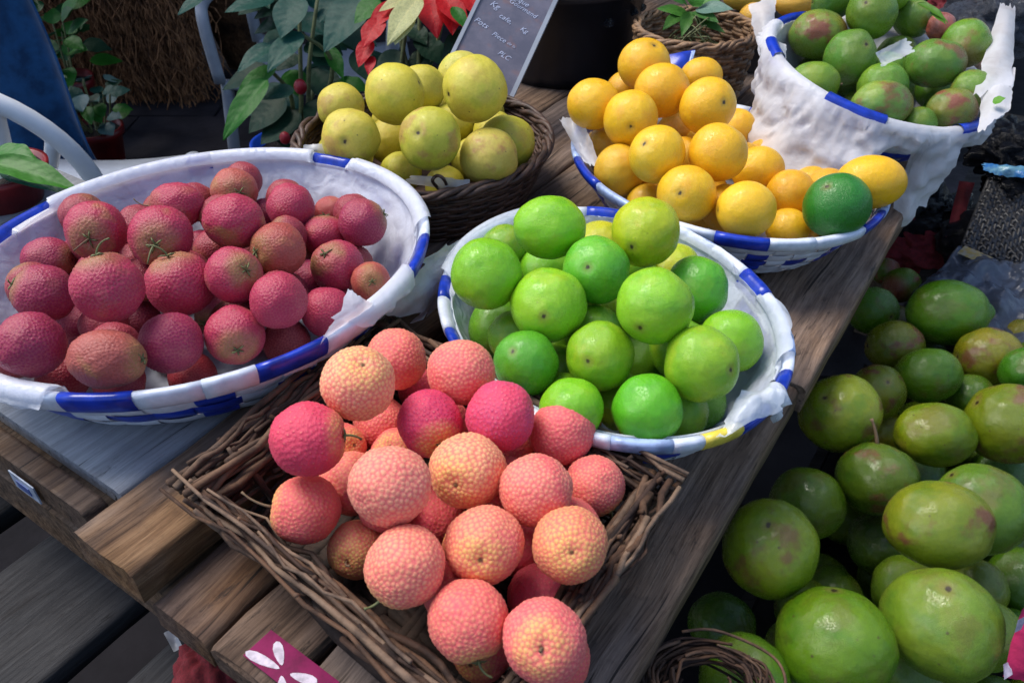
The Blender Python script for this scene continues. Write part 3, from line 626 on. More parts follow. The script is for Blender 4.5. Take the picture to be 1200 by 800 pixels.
DEEP['LM'] = [(0.046,0.597,0.793,0.0253), (0.019,0.696,0.788,0.0250), (0.188,0.658,0.798,0.0263), (0.102,0.540,0.803,0.0268), (0.051,0.656,0.830,0.0262), (-0.014,0.695,0.829,0.0278), (0.047,0.537,0.807,0.0263), (0.132,0.738,0.791,0.0264), (0.003,0.604,0.828,0.0258), (0.173,0.609,0.787,0.0251), (0.156,0.578,0.834,0.0290), (0.077,0.609,0.830,0.0271), (-0.008,0.759,0.832,0.0259), (0.046,0.644,0.785,0.0249), (0.049,0.797,0.834,0.0283), (0.083,0.719,0.826,0.0251), (0.148,0.520,0.809,0.0262), (0.128,0.715,0.834,0.0249), (0.135,0.641,0.832,0.0250)]
FRUIT['OG'] = [
    ((0.184,1.116,0.909), 0.0357, (1,1,1), (-0.059,0.121,-0.181,0.974), (0.84,0.45,0.014), 0.5, 1, 'topmost orange with a dark star scar near its top'),
    ((0.2,1.048,0.898), 0.0360, (1,1,1), (0.618,-0.434,-0.454,-0.473), (0.84,0.45,0.014), 0.1, 0, 'plain orange leaning on the topmost one from the front'),
    ((0.108,1.031,0.886), 0.0338, (1,1,1), (-0.026,0.999,-0.02,-0.008), (0.88,0.48,0.015), 0.1, 0, 'leftmost orange of the upper rows'),
    ((0.151,0.978,0.888), 0.0350, (1,1,1), (0.618,0.508,-0.436,0.411), (0.88,0.5,0.015), 0.2, 1, 'orange with a tiny star mark at its foot'),
    ((0.252,1,0.896), 0.0359, (1,1,1), (0.187,0.319,-0.404,0.836), (0.85,0.47,0.015), 0.3, 1, 'orange at the right of the upper rows with a small dark dot'),
    ((0.174,0.896,0.878), 0.0338, (1,1,1), (0.813,0.38,-0.186,-0.399), (0.84,0.5,0.015), 0.6, 1, 'orange with a dark sunken navel at its left'),
    ((0.245,0.889,0.884), 0.0344, (1,1,1), (0.377,0.223,0.202,0.876), (0.84,0.45,0.014), 0.2, 1, 'orange with a grey navel at its upper right in the middle of the pile'),
    ((0.203,0.839,0.855), 0.0338, (1,1,1), (-0.344,-0.413,-0.316,0.782), (0.8,0.45,0.012), 0.6, 1, 'orange with a brown navel at the front rim'),
    ((0.265,0.806,0.853), 0.0326, (0.956,0.956,1.046), (-0.439,0.554,0.439,-0.554), (0.88,0.5,0.02), 0.1, 0, 'smooth orange at the front rim right of the brown-navelled one'),
    ((0.316,0.947,0.832), 0.0325, (0.95,0.95,1.052), (-0.198,0.679,0.198,-0.679), (0.85,0.47,0.012), 0.1, 0, 'orange right of the middle, left of the yellow fruit'),
    ((0.319,1.088,0.826), 0.0298, (1,1,1), (0.398,-0.436,0.801,0.101), (0.84,0.45,0.014), 0.1, 0, 'orange peeping out behind the grey-navelled one'),
    ((0.137,0.939,0.836), 0.0323, (1,1,1), (-0.388,0.653,-0.531,-0.376), (0.72,0.4,0.015), 0.2, 0, 'orange at the left front behind the blue rim'),
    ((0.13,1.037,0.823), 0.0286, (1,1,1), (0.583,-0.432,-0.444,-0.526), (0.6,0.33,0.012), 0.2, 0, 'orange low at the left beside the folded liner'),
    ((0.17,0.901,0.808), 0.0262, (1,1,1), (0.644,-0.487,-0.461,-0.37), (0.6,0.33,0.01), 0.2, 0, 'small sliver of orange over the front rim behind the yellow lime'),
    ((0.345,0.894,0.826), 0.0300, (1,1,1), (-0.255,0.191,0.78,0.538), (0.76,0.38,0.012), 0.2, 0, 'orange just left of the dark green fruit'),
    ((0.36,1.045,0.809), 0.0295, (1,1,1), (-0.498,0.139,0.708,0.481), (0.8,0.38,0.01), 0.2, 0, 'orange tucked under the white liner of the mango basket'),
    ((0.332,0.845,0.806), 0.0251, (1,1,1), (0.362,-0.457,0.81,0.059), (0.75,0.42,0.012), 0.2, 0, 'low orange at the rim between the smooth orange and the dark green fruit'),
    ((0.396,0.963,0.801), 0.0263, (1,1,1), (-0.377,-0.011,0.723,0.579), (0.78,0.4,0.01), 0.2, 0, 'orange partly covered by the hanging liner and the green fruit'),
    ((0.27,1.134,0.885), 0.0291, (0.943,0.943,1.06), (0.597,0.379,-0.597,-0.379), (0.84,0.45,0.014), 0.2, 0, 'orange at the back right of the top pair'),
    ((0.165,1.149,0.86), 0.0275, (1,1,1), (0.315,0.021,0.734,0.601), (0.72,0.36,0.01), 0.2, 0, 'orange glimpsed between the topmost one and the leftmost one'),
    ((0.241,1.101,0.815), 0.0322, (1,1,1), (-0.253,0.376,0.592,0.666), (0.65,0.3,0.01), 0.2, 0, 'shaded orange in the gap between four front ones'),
    ((0.421,0.856,0.862), 0.0346, (0.892,0.892,1.122), (0.635,0.311,0.635,0.311), (0.85,0.46,0.008), 0, 1, 'large oval yellow lemon at the right end over the table edge'),
    ((0.368,0.81,0.856), 0.0369, (1,1,1), (0.044,-0.298,-0.119,0.946), (0.02,0.17,0.015), 0, 1, 'single dark green citrus at the right end of the orange pile'),
]
DEEP['OG'] = [(0.199,1.032,0.817,0.0285), (0.259,0.859,0.824,0.0305), (0.270,1.052,0.816,0.0298), (0.230,0.903,0.795,0.0277), (0.256,0.957,0.793,0.0309), (0.317,1.010,0.812,0.0275), (0.191,0.953,0.801,0.0294), (0.184,1.092,0.807,0.0277), (0.396,0.913,0.822,0.0277), (0.286,0.908,0.793,0.0287), (0.225,0.980,0.833,0.0279), (0.157,1.001,0.791,0.0308), (0.346,0.977,0.789,0.0275), (0.379,0.855,0.812,0.0283), (0.240,1.009,0.791,0.0282)]
FRUIT['AP'] = [
    ((-0.243,1.103,0.853), 0.0336, (0.947,0.947,1.056), (0.7,-0.097,0.7,-0.097), (0.6,0.5,0.06), 0.5, 1, 'leftmost yellow guava with a pink bruise'),
    ((-0.201,0.941,0.878), 0.0359, (1,1,1), (0.215,0.142,-0.574,0.777), (0.6,0.5,0.06), 0.5, 1, 'yellow guava with a brown blossom end at the front left of the basket'),
    ((-0.151,1.012,0.907), 0.0394, (1,1,1), (0.748,-0.244,0.46,-0.411), (0.62,0.54,0.05), 0.2, 1, 'large clean yellow guava at the upper left of the pile'),
    ((-0.128,1.132,0.869), 0.0328, (1,1,1), (-0.341,0.794,-0.168,-0.474), (0.58,0.5,0.05), 0.2, 0, 'guava half hidden behind the large clean one'),
    ((-0.047,0.994,0.92), 0.0414, (1,1,1), (0.677,0.547,-0.427,-0.245), (0.62,0.54,0.06), 0.25, 1, 'biggest pale guava at the top in front of the price board'),
    ((-0.074,1.17,0.875), 0.0340, (1,1,1), (0.644,-0.764,-0.03,-0.032), (0.64,0.58,0.1), 0.1, 0, 'pale guava peeping from behind the biggest one'),
    ((-0.1,0.919,0.888), 0.0375, (1,1,1), (0.282,-0.018,-0.476,0.833), (0.48,0.46,0.04), 0.6, 1, 'green-tinged guava with a dimpled eye in the middle front'),
    ((-0.029,0.938,0.855), 0.0370, (0.944,0.944,1.059), (0.599,-0.375,0.599,-0.375), (0.52,0.42,0.07), 0.8, 1, 'brownish yellow guava at the front right'),
    ((-0.007,1.007,0.842), 0.0378, (0.956,0.956,1.046), (0.63,-0.321,-0.63,0.321), (0.48,0.45,0.04), 0.3, 0, 'guava at the right rim behind the brownish one'),
    ((-0.153,1.012,0.797), 0.0285, (1,1,1), (-0.171,-0.234,0.897,0.334), (0.5,0.46,0.04), 0.3, 0, 'guava low at the front left of the basket'),
    ((-0.09,0.979,0.793), 0.0279, (1,1,1), (-0.319,0.84,-0.33,0.291), (0.5,0.44,0.04), 0.3, 0, 'guava low at the front over the scrap of liner'),
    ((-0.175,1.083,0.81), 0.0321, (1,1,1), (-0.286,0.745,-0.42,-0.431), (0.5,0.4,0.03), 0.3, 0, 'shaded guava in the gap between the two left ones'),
]
DEEP['AP'] = [(-0.110,1.051,0.829,0.0320), (-0.112,1.167,0.814,0.0300), (-0.025,1.087,0.820,0.0322), (-0.180,1.141,0.813,0.0303), (-0.089,1.108,0.822,0.0332), (-0.244,1.045,0.811,0.0290), (-0.216,0.992,0.834,0.0316), (-0.054,1.037,0.804,0.0307), (-0.040,1.144,0.826,0.0288)]
FRUIT['MG'] = [
    ((0.455,1.222,0.916), 0.0400, (0.955,0.955,1.047), (0.167,0.687,0.167,0.687), (0.13,0.22,0.025), 0.9, 1, 'green mango with a rosy right end at the left of the basket'),
    ((0.482,1.151,0.907), 0.0373, (1,1,1), (-0.049,0.103,-0.358,0.927), (0.08,0.24,0.02), 0.2, 1, 'green mango below and right of the rosy-ended one in the white lined basket'),
    ((0.524,1.217,0.95), 0.0369, (1,1,1), (0.033,-0.31,-0.369,0.876), (0.1,0.24,0.02), 0.1, 1, 'green mango at the top with a dull sheen on its left'),
    ((0.607,1.257,0.929), 0.0285, (1,1,1), (0.517,0.149,0.27,-0.798), (0.13,0.27,0.03), 0.1, 1, 'paler mango with a dark line scratch at the top right in the white lined basket'),
    ((0.593,1.124,0.907), 0.0378, (0.946,0.946,1.057), (0.158,0.689,0.158,0.689), (0.1,0.22,0.025), 0.7, 1, 'large green mango in the middle right with a pink right end'),
    ((0.648,1.165,0.921), 0.0339, (1,1,1), (0.032,0.438,0.763,-0.473), (0.12,0.27,0.02), 0.6, 1, 'bright green mango by the right liner with a red lower tip'),
    ((0.488,1.027,0.887), 0.0360, (0.909,0.909,1.1), (0.104,0.699,0.104,0.699), (0.15,0.29,0.04), 0.7, 1, 'pale green mango at the front rim with an orange patch below'),
    ((0.416,1.092,0.891), 0.0331, (0.943,0.943,1.06), (0.663,-0.246,0.663,-0.246), (0.13,0.27,0.02), 0.1, 1, 'green mango with a stem stub at the left front rim in the white lined basket'),
    ((0.513,1.092,0.886), 0.0337, (1,1,1), (-0.31,0.79,-0.408,-0.337), (0.12,0.27,0.02), 0.1, 0, 'green mango just behind the pale one at the front rim in the white lined basket'),
    ((0.588,1.035,0.876), 0.0305, (0.949,0.949,1.054), (0.615,0.349,0.615,0.349), (0.14,0.19,0.03), 0.9, 0, 'dull brown-green mango at the right front rim in the white lined basket'),
    ((0.629,1.075,0.887), 0.0286, (1,1,1), (0.408,-0.244,0.813,-0.336), (0.14,0.26,0.03), 0.4, 1, 'dusty green mango at the far right in the white lined basket'),
    ((0.586,1.231,0.88), 0.0320, (1,1,1), (0.027,0.846,-0.321,-0.424), (0.11,0.2,0.03), 0.2, 0, 'mango under a wisp of clear plastic in the middle in the white lined basket'),
    ((0.54,1.016,0.864), 0.0231, (1,1,1), (-0.132,-0.437,0.876,0.156), (0.1,0.22,0.02), 0.1, 0, 'small green mango low at the front rim in the white lined basket'),
    ((0.485,1.274,0.948), 0.0289, (0.943,0.943,1.06), (0.59,-0.389,-0.59,0.389), (0.06,0.19,0.02), 0.1, 0, 'dark green mango at the upper left edge of the pile in the white lined basket'),
    ((0.632,1.216,0.929), 0.0210, (1,1,1), (0.221,-0.073,0.757,0.611), (0.35,0.12,0.1), 1, 0, 'small reddish mango behind the bright green one in the white lined basket'),
    ((0.566,1.26,0.963), 0.0257, (1,1,1), (0.285,-0.454,0.811,0.235), (0.16,0.36,0.02), 0.1, 0, 'light green mango cut off by the top of the picture in the white lined basket'),
]
DEEP['MG'] = [(0.534,1.262,0.853,0.0293), (0.629,1.168,0.853,0.0295), (0.555,1.169,0.837,0.0325), (0.444,1.181,0.843,0.0330), (0.544,1.082,0.829,0.0284), (0.470,1.238,0.851,0.0296), (0.622,1.115,0.836,0.0302), (0.515,1.208,0.856,0.0282), (0.596,1.217,0.828,0.0283), (0.510,1.134,0.839,0.0285), (0.496,1.268,0.889,0.0286), (0.539,1.148,0.888,0.0281)]
FRUIT['PK'] = [
    ((-0.117,0.46,0.896), 0.0279, (1,1,1), (0.009,0.143,-0.129,0.981), (0.82,0.406,0.215), 0.2, 1, 'cream-orange lychee with a dimple, topmost at the upper left'),
    ((-0.103,0.551,0.845), 0.0269, (1,1,1), (-0.271,0.377,0.88,0.099), (0.75,0.223,0.147), 0.3, 0, 'coral lychee behind the cream-orange one by the far rim'),
    ((-0.042,0.504,0.87), 0.0276, (1,1,1), (-0.413,0.874,0.146,-0.212), (0.78,0.254,0.169), 0.35, 0, 'coral lychee at the far end next to the blue lime basket'),
    ((-0.149,0.417,0.88), 0.0273, (1,1,1), (0.677,-0.294,0.615,-0.278), (0.61,0.042,0.102), 0.6, 1, 'crimson pink lychee with a green calyx on its right, at the left'),
    ((-0.065,0.46,0.854), 0.0264, (1,1,1), (0.648,0.524,0.5,-0.236), (0.51,0.024,0.102), 0.8, 1, 'deepest magenta lychee with a curled stem at its foot'),
    ((-0.009,0.457,0.865), 0.0275, (1,1,1), (0.401,-0.465,0.631,0.475), (0.56,0.047,0.143), 0.6, 0, 'magenta-rose lychee right of the deepest magenta one'),
    ((0.041,0.469,0.835), 0.0268, (1,1,1), (0.465,-0.221,0.73,0.449), (0.73,0.163,0.147), 0.4, 0, 'salmon pink lychee at the right end of the far row'),
    ((-0.082,0.365,0.888), 0.0274, (1,1,1), (0.001,-0.665,0.739,0.111), (0.8,0.293,0.192), 0.3, 0, 'large peach lychee left of the centre'),
    ((-0.033,0.408,0.856), 0.0283, (1,1,1), (0.003,-0.158,-0.529,0.834), (0.82,0.384,0.192), 0.3, 1, 'creamy peach lychee with a brown dimple in the very centre'),
    ((0.017,0.387,0.858), 0.0263, (1,1,1), (0.145,-0.335,0.881,0.302), (0.78,0.243,0.169), 0.4, 0, 'peach-rose lychee right of the central one'),
    ((0.065,0.428,0.817), 0.0239, (1,1,1), (0.4,0.777,0.472,0.112), (0.71,0.202,0.147), 0.4, 1, 'smaller salmon lychee at the right wall of the basket'),
    ((-0.019,0.344,0.852), 0.0267, (1,1,1), (0.749,0.455,0.218,-0.43), (0.79,0.274,0.159), 0.3, 1, 'peach lychee with a faint dimple below the centre'),
    ((0.039,0.341,0.856), 0.0255, (1,1,1), (0.833,0.376,-0.178,0.364), (0.69,0.283,0.124), 0.3, 1, 'orange-green tinted lychee by the right wall'),
    ((-0.07,0.323,0.857), 0.0266, (1,1,1), (-0.319,0.028,0.903,-0.286), (0.79,0.274,0.169), 0.35, 1, 'peach lychee at the lower left with a forked calyx beneath it'),
    ((-0.028,0.295,0.838), 0.0259, (1,1,1), (0.505,0.849,0.02,0.154), (0.73,0.192,0.137), 0.4, 1, 'salmon lychee near the front wall with a stem pointing down'),
    ((0.02,0.277,0.844), 0.0261, (1,1,1), (0.818,0.332,0.121,-0.453), (0.75,0.182,0.159), 0.4, 1, 'frontmost lychee with a sunken stem end facing up'),
    ((-0.156,0.398,0.824), 0.0259, (1,1,1), (0.684,0.337,-0.53,-0.372), (0.67,0.152,0.114), 0.4, 1, 'coral lychee by the left wall with a long tan stem to the left'),
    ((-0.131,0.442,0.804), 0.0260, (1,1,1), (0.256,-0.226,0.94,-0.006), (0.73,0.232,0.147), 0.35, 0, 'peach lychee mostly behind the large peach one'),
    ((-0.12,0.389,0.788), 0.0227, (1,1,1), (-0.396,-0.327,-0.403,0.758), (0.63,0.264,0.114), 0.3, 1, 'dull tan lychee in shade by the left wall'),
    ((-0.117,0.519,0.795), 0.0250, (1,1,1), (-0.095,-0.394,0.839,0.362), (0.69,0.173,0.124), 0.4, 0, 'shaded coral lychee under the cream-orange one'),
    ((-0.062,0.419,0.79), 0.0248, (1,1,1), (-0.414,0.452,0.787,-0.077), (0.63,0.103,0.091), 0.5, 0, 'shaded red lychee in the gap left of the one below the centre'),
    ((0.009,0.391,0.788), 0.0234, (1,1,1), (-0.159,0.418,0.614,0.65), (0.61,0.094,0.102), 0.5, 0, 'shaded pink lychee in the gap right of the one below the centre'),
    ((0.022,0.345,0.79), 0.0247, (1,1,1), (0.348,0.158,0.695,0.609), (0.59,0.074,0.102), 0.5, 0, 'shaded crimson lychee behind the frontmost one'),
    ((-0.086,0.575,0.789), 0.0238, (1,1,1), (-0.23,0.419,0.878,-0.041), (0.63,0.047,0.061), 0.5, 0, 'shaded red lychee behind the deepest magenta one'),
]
DEEP['PK'] = [(-0.004,0.429,0.815,0.0237), (-0.076,0.358,0.818,0.0228), (-0.017,0.533,0.807,0.0233), (-0.098,0.478,0.800,0.0227), (-0.005,0.490,0.798,0.0245), (-0.036,0.588,0.793,0.0229), (0.030,0.293,0.795,0.0230), (0.058,0.532,0.790,0.0236), (-0.040,0.333,0.813,0.0223), (0.030,0.426,0.789,0.0215), (-0.147,0.485,0.800,0.0222), (-0.059,0.507,0.807,0.0230), (-0.042,0.464,0.803,0.0220), (0.035,0.466,0.789,0.0216), (0.043,0.384,0.819,0.0234), (-0.143,0.557,0.815,0.0248), (-0.030,0.374,0.813,0.0217), (0.073,0.484,0.791,0.0234), (-0.020,0.302,0.792,0.0214), (-0.097,0.407,0.819,0.0217)]
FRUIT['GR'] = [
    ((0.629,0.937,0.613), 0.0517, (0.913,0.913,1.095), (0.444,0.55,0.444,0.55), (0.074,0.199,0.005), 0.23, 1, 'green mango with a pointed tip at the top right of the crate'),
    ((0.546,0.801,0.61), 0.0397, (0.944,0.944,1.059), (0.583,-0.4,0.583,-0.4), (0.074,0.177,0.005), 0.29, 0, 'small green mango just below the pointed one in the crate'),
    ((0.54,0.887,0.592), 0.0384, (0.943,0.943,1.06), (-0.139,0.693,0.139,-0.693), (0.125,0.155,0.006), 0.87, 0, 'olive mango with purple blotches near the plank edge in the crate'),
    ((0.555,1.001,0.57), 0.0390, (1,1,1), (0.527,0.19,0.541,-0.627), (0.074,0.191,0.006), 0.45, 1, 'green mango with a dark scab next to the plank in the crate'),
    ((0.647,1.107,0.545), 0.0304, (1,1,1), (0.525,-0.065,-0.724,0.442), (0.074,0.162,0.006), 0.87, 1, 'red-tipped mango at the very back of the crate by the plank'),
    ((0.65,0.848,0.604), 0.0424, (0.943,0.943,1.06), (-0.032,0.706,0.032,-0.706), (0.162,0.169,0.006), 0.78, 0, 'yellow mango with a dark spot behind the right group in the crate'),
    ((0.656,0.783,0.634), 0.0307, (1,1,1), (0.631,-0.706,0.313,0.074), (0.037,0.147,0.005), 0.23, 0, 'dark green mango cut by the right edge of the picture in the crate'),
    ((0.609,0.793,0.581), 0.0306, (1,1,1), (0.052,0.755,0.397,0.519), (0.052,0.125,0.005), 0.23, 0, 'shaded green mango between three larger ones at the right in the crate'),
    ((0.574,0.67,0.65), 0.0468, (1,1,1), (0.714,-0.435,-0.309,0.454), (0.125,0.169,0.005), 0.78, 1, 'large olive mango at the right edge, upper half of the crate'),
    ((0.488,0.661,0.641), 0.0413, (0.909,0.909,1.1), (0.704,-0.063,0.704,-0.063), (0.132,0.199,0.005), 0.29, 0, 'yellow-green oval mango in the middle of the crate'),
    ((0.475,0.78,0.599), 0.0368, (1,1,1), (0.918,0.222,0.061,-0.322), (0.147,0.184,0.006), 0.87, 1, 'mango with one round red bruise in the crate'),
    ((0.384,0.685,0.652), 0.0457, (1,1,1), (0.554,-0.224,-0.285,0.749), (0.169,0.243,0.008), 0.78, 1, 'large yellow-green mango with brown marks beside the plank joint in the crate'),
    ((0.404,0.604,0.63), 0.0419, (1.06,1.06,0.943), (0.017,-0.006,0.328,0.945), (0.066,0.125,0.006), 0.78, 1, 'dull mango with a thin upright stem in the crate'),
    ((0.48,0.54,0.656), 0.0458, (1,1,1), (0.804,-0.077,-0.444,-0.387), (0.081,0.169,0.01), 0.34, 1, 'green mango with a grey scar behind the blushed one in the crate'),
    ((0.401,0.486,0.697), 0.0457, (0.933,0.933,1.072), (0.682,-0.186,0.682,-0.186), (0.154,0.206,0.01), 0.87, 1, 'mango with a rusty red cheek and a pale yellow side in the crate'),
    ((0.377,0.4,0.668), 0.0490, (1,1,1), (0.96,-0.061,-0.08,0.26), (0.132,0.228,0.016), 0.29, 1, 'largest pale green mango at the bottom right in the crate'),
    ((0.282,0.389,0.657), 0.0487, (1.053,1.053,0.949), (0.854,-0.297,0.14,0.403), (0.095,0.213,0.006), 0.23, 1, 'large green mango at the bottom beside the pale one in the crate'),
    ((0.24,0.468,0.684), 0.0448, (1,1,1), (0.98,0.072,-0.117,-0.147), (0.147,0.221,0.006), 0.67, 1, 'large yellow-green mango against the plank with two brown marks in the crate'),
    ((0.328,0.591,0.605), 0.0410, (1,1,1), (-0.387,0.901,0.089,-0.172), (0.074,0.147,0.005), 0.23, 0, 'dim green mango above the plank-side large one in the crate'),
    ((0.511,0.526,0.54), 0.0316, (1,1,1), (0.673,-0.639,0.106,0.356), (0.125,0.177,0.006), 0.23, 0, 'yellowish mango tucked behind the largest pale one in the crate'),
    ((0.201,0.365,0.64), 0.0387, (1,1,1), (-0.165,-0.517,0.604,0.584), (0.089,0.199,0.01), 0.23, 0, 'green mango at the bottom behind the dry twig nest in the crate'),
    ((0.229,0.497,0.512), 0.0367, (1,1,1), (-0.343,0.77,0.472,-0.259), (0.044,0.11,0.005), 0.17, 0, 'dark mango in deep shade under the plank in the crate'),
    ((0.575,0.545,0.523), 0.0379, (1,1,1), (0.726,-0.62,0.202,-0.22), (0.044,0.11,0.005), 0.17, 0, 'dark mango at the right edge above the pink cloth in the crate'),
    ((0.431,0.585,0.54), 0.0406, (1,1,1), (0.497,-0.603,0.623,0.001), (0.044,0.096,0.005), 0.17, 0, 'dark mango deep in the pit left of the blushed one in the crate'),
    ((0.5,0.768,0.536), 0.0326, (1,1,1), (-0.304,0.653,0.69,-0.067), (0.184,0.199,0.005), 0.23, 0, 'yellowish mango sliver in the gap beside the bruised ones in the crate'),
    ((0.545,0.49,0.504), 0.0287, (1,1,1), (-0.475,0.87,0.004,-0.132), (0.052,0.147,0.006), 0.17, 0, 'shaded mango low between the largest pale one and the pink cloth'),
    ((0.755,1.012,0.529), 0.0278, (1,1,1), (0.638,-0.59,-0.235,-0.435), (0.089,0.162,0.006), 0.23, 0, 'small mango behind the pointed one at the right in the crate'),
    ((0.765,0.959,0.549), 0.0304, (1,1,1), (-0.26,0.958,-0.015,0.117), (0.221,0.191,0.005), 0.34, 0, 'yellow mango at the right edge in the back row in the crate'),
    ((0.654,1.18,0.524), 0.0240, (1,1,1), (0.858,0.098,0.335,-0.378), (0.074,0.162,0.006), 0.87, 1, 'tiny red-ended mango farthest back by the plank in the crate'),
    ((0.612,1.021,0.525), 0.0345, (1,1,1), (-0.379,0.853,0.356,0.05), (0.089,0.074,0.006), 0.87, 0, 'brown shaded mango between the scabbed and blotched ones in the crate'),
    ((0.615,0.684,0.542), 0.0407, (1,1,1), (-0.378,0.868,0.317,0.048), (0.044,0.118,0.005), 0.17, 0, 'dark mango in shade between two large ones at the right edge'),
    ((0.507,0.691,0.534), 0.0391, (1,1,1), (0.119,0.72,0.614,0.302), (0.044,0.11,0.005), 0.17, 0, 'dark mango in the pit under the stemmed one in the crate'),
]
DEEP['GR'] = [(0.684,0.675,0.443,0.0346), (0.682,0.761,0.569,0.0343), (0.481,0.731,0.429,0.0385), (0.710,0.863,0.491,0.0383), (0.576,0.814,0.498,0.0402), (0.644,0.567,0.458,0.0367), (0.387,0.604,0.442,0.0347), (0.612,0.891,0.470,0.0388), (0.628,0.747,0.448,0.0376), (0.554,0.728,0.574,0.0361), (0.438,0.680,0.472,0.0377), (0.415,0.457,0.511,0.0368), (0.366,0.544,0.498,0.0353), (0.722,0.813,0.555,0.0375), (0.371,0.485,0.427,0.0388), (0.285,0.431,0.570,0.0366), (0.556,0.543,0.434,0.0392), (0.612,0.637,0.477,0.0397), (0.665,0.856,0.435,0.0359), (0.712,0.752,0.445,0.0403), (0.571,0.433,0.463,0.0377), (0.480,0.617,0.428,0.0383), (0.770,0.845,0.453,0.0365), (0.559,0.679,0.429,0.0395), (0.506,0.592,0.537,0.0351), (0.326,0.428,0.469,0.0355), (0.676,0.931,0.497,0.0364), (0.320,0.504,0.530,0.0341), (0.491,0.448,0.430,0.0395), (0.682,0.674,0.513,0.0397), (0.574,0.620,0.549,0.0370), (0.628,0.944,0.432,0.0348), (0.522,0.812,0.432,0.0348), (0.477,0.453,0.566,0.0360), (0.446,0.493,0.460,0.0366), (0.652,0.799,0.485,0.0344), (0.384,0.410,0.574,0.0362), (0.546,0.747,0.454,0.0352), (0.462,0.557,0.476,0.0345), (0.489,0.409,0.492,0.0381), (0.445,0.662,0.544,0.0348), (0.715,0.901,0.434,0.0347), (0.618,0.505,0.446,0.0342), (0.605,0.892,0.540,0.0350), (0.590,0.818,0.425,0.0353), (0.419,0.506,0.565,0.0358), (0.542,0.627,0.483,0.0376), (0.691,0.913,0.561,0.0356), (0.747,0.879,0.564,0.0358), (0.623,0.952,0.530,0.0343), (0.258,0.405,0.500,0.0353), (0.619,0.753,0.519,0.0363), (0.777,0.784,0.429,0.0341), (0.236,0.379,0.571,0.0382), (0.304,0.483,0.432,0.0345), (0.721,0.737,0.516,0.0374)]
KIND = {'LY': ("lychee", "lychee", "dark lychees piled in the big blue and white basket"),
        'LM': ("lime", "lime", "limes heaped in the blue and white basket"),
        'OG': ("orange", "orange", "oranges heaped in the blue rimmed basket"),
        'AP': ("guava", "guava", "yellow guavas in the round wicker basket"),
        'MG': ("mango", "mango", "green mangoes in the lined basket"),
        'PK': ("lychee", "lychee", "pale lychees in the square twig basket"),
        'GR': ("mango", "mango", "green mangoes in the crate beside the table")}
DEEPLABEL = {'LY': "lychee deep in the pile of the big blue basket, almost hidden by those above",
             'LM': "lime deep in the pile of the lime basket, almost hidden by those above",
             'OG': "orange deep in the pile of oranges, almost hidden by those above",
             'AP': "guava deep in the round wicker basket, almost hidden by those above",
             'MG': "mango deep in the white lined basket, almost hidden by those above",
             'PK': "pale lychee deep in the twig basket, almost hidden by those above",
             'GR': "mango deep in the crate, almost hidden in shade by those above"}
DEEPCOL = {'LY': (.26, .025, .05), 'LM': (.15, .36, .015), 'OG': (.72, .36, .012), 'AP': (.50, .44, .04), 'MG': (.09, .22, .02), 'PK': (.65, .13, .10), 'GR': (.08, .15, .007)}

def star_calyx(parent, r, size=0.30, col='calyx', seed=0, zt=0.95):
    """five little pointed sepals lying round the stem end (local units: fruit radius 1)"""
    rr = random.Random(seed); b = Batch()
    for k in range(5):
        a = 2 * PI * k / 5 + rr.uniform(-.3, .3); l = size * rr.uniform(.6, 1.2); w = .034
        d = Vector((math.cos(a), math.sin(a), 0)); s = Vector((-d.y, d.x, 0))
        up = rr.uniform(.0, .16)
        V = [Vector((0, 0, zt)) + s * w * .6, Vector((0, 0, zt)) - s * w * .6, Vector((0, 0, zt + up * .6 - .02)) + d * l * .6 - s * w, Vector((0, 0, zt + up * .6 - .02)) + d * l * .6 + s * w, Vector((0, 0, zt + up - .05)) + d * l,
             Vector((0, 0, zt + .05)), Vector((0, 0, zt + up * .6 + .025)) + d * l * .55]
        b.add(V, [(0, 3, 6, 5), (5, 6, 2, 1), (6, 3, 4), (2, 6, 4), (0, 1, 2, 3), (3, 2, 4)])
    return link("calyx", b.mesh("calyx", [M[col]]), parent)
def curl_stem(parent, length, bend, seed, col='calyx', rad=0.026, zt=0.93):
    rr = random.Random(seed); p = Vector((0, 0, zt)); d = Vector((rr.uniform(-.3, .3), rr.uniform(-.3, .3), 1)).normalized(); pts = [p.copy()]
    ax = Vector((rr.uniform(-1, 1), rr.uniform(-1, 1), 0)).normalized()
    for i in range(8):
        d = (Quaternion(ax, bend / 8) @ d).normalized(); p = p + d * length / 8; pts.append(p.copy())
    rads = [rad * (1.25 - .05 * i) for i in range(8)] + [rad * 1.3]
    return tube("stem", pts, rads, M[col], parent, 6)

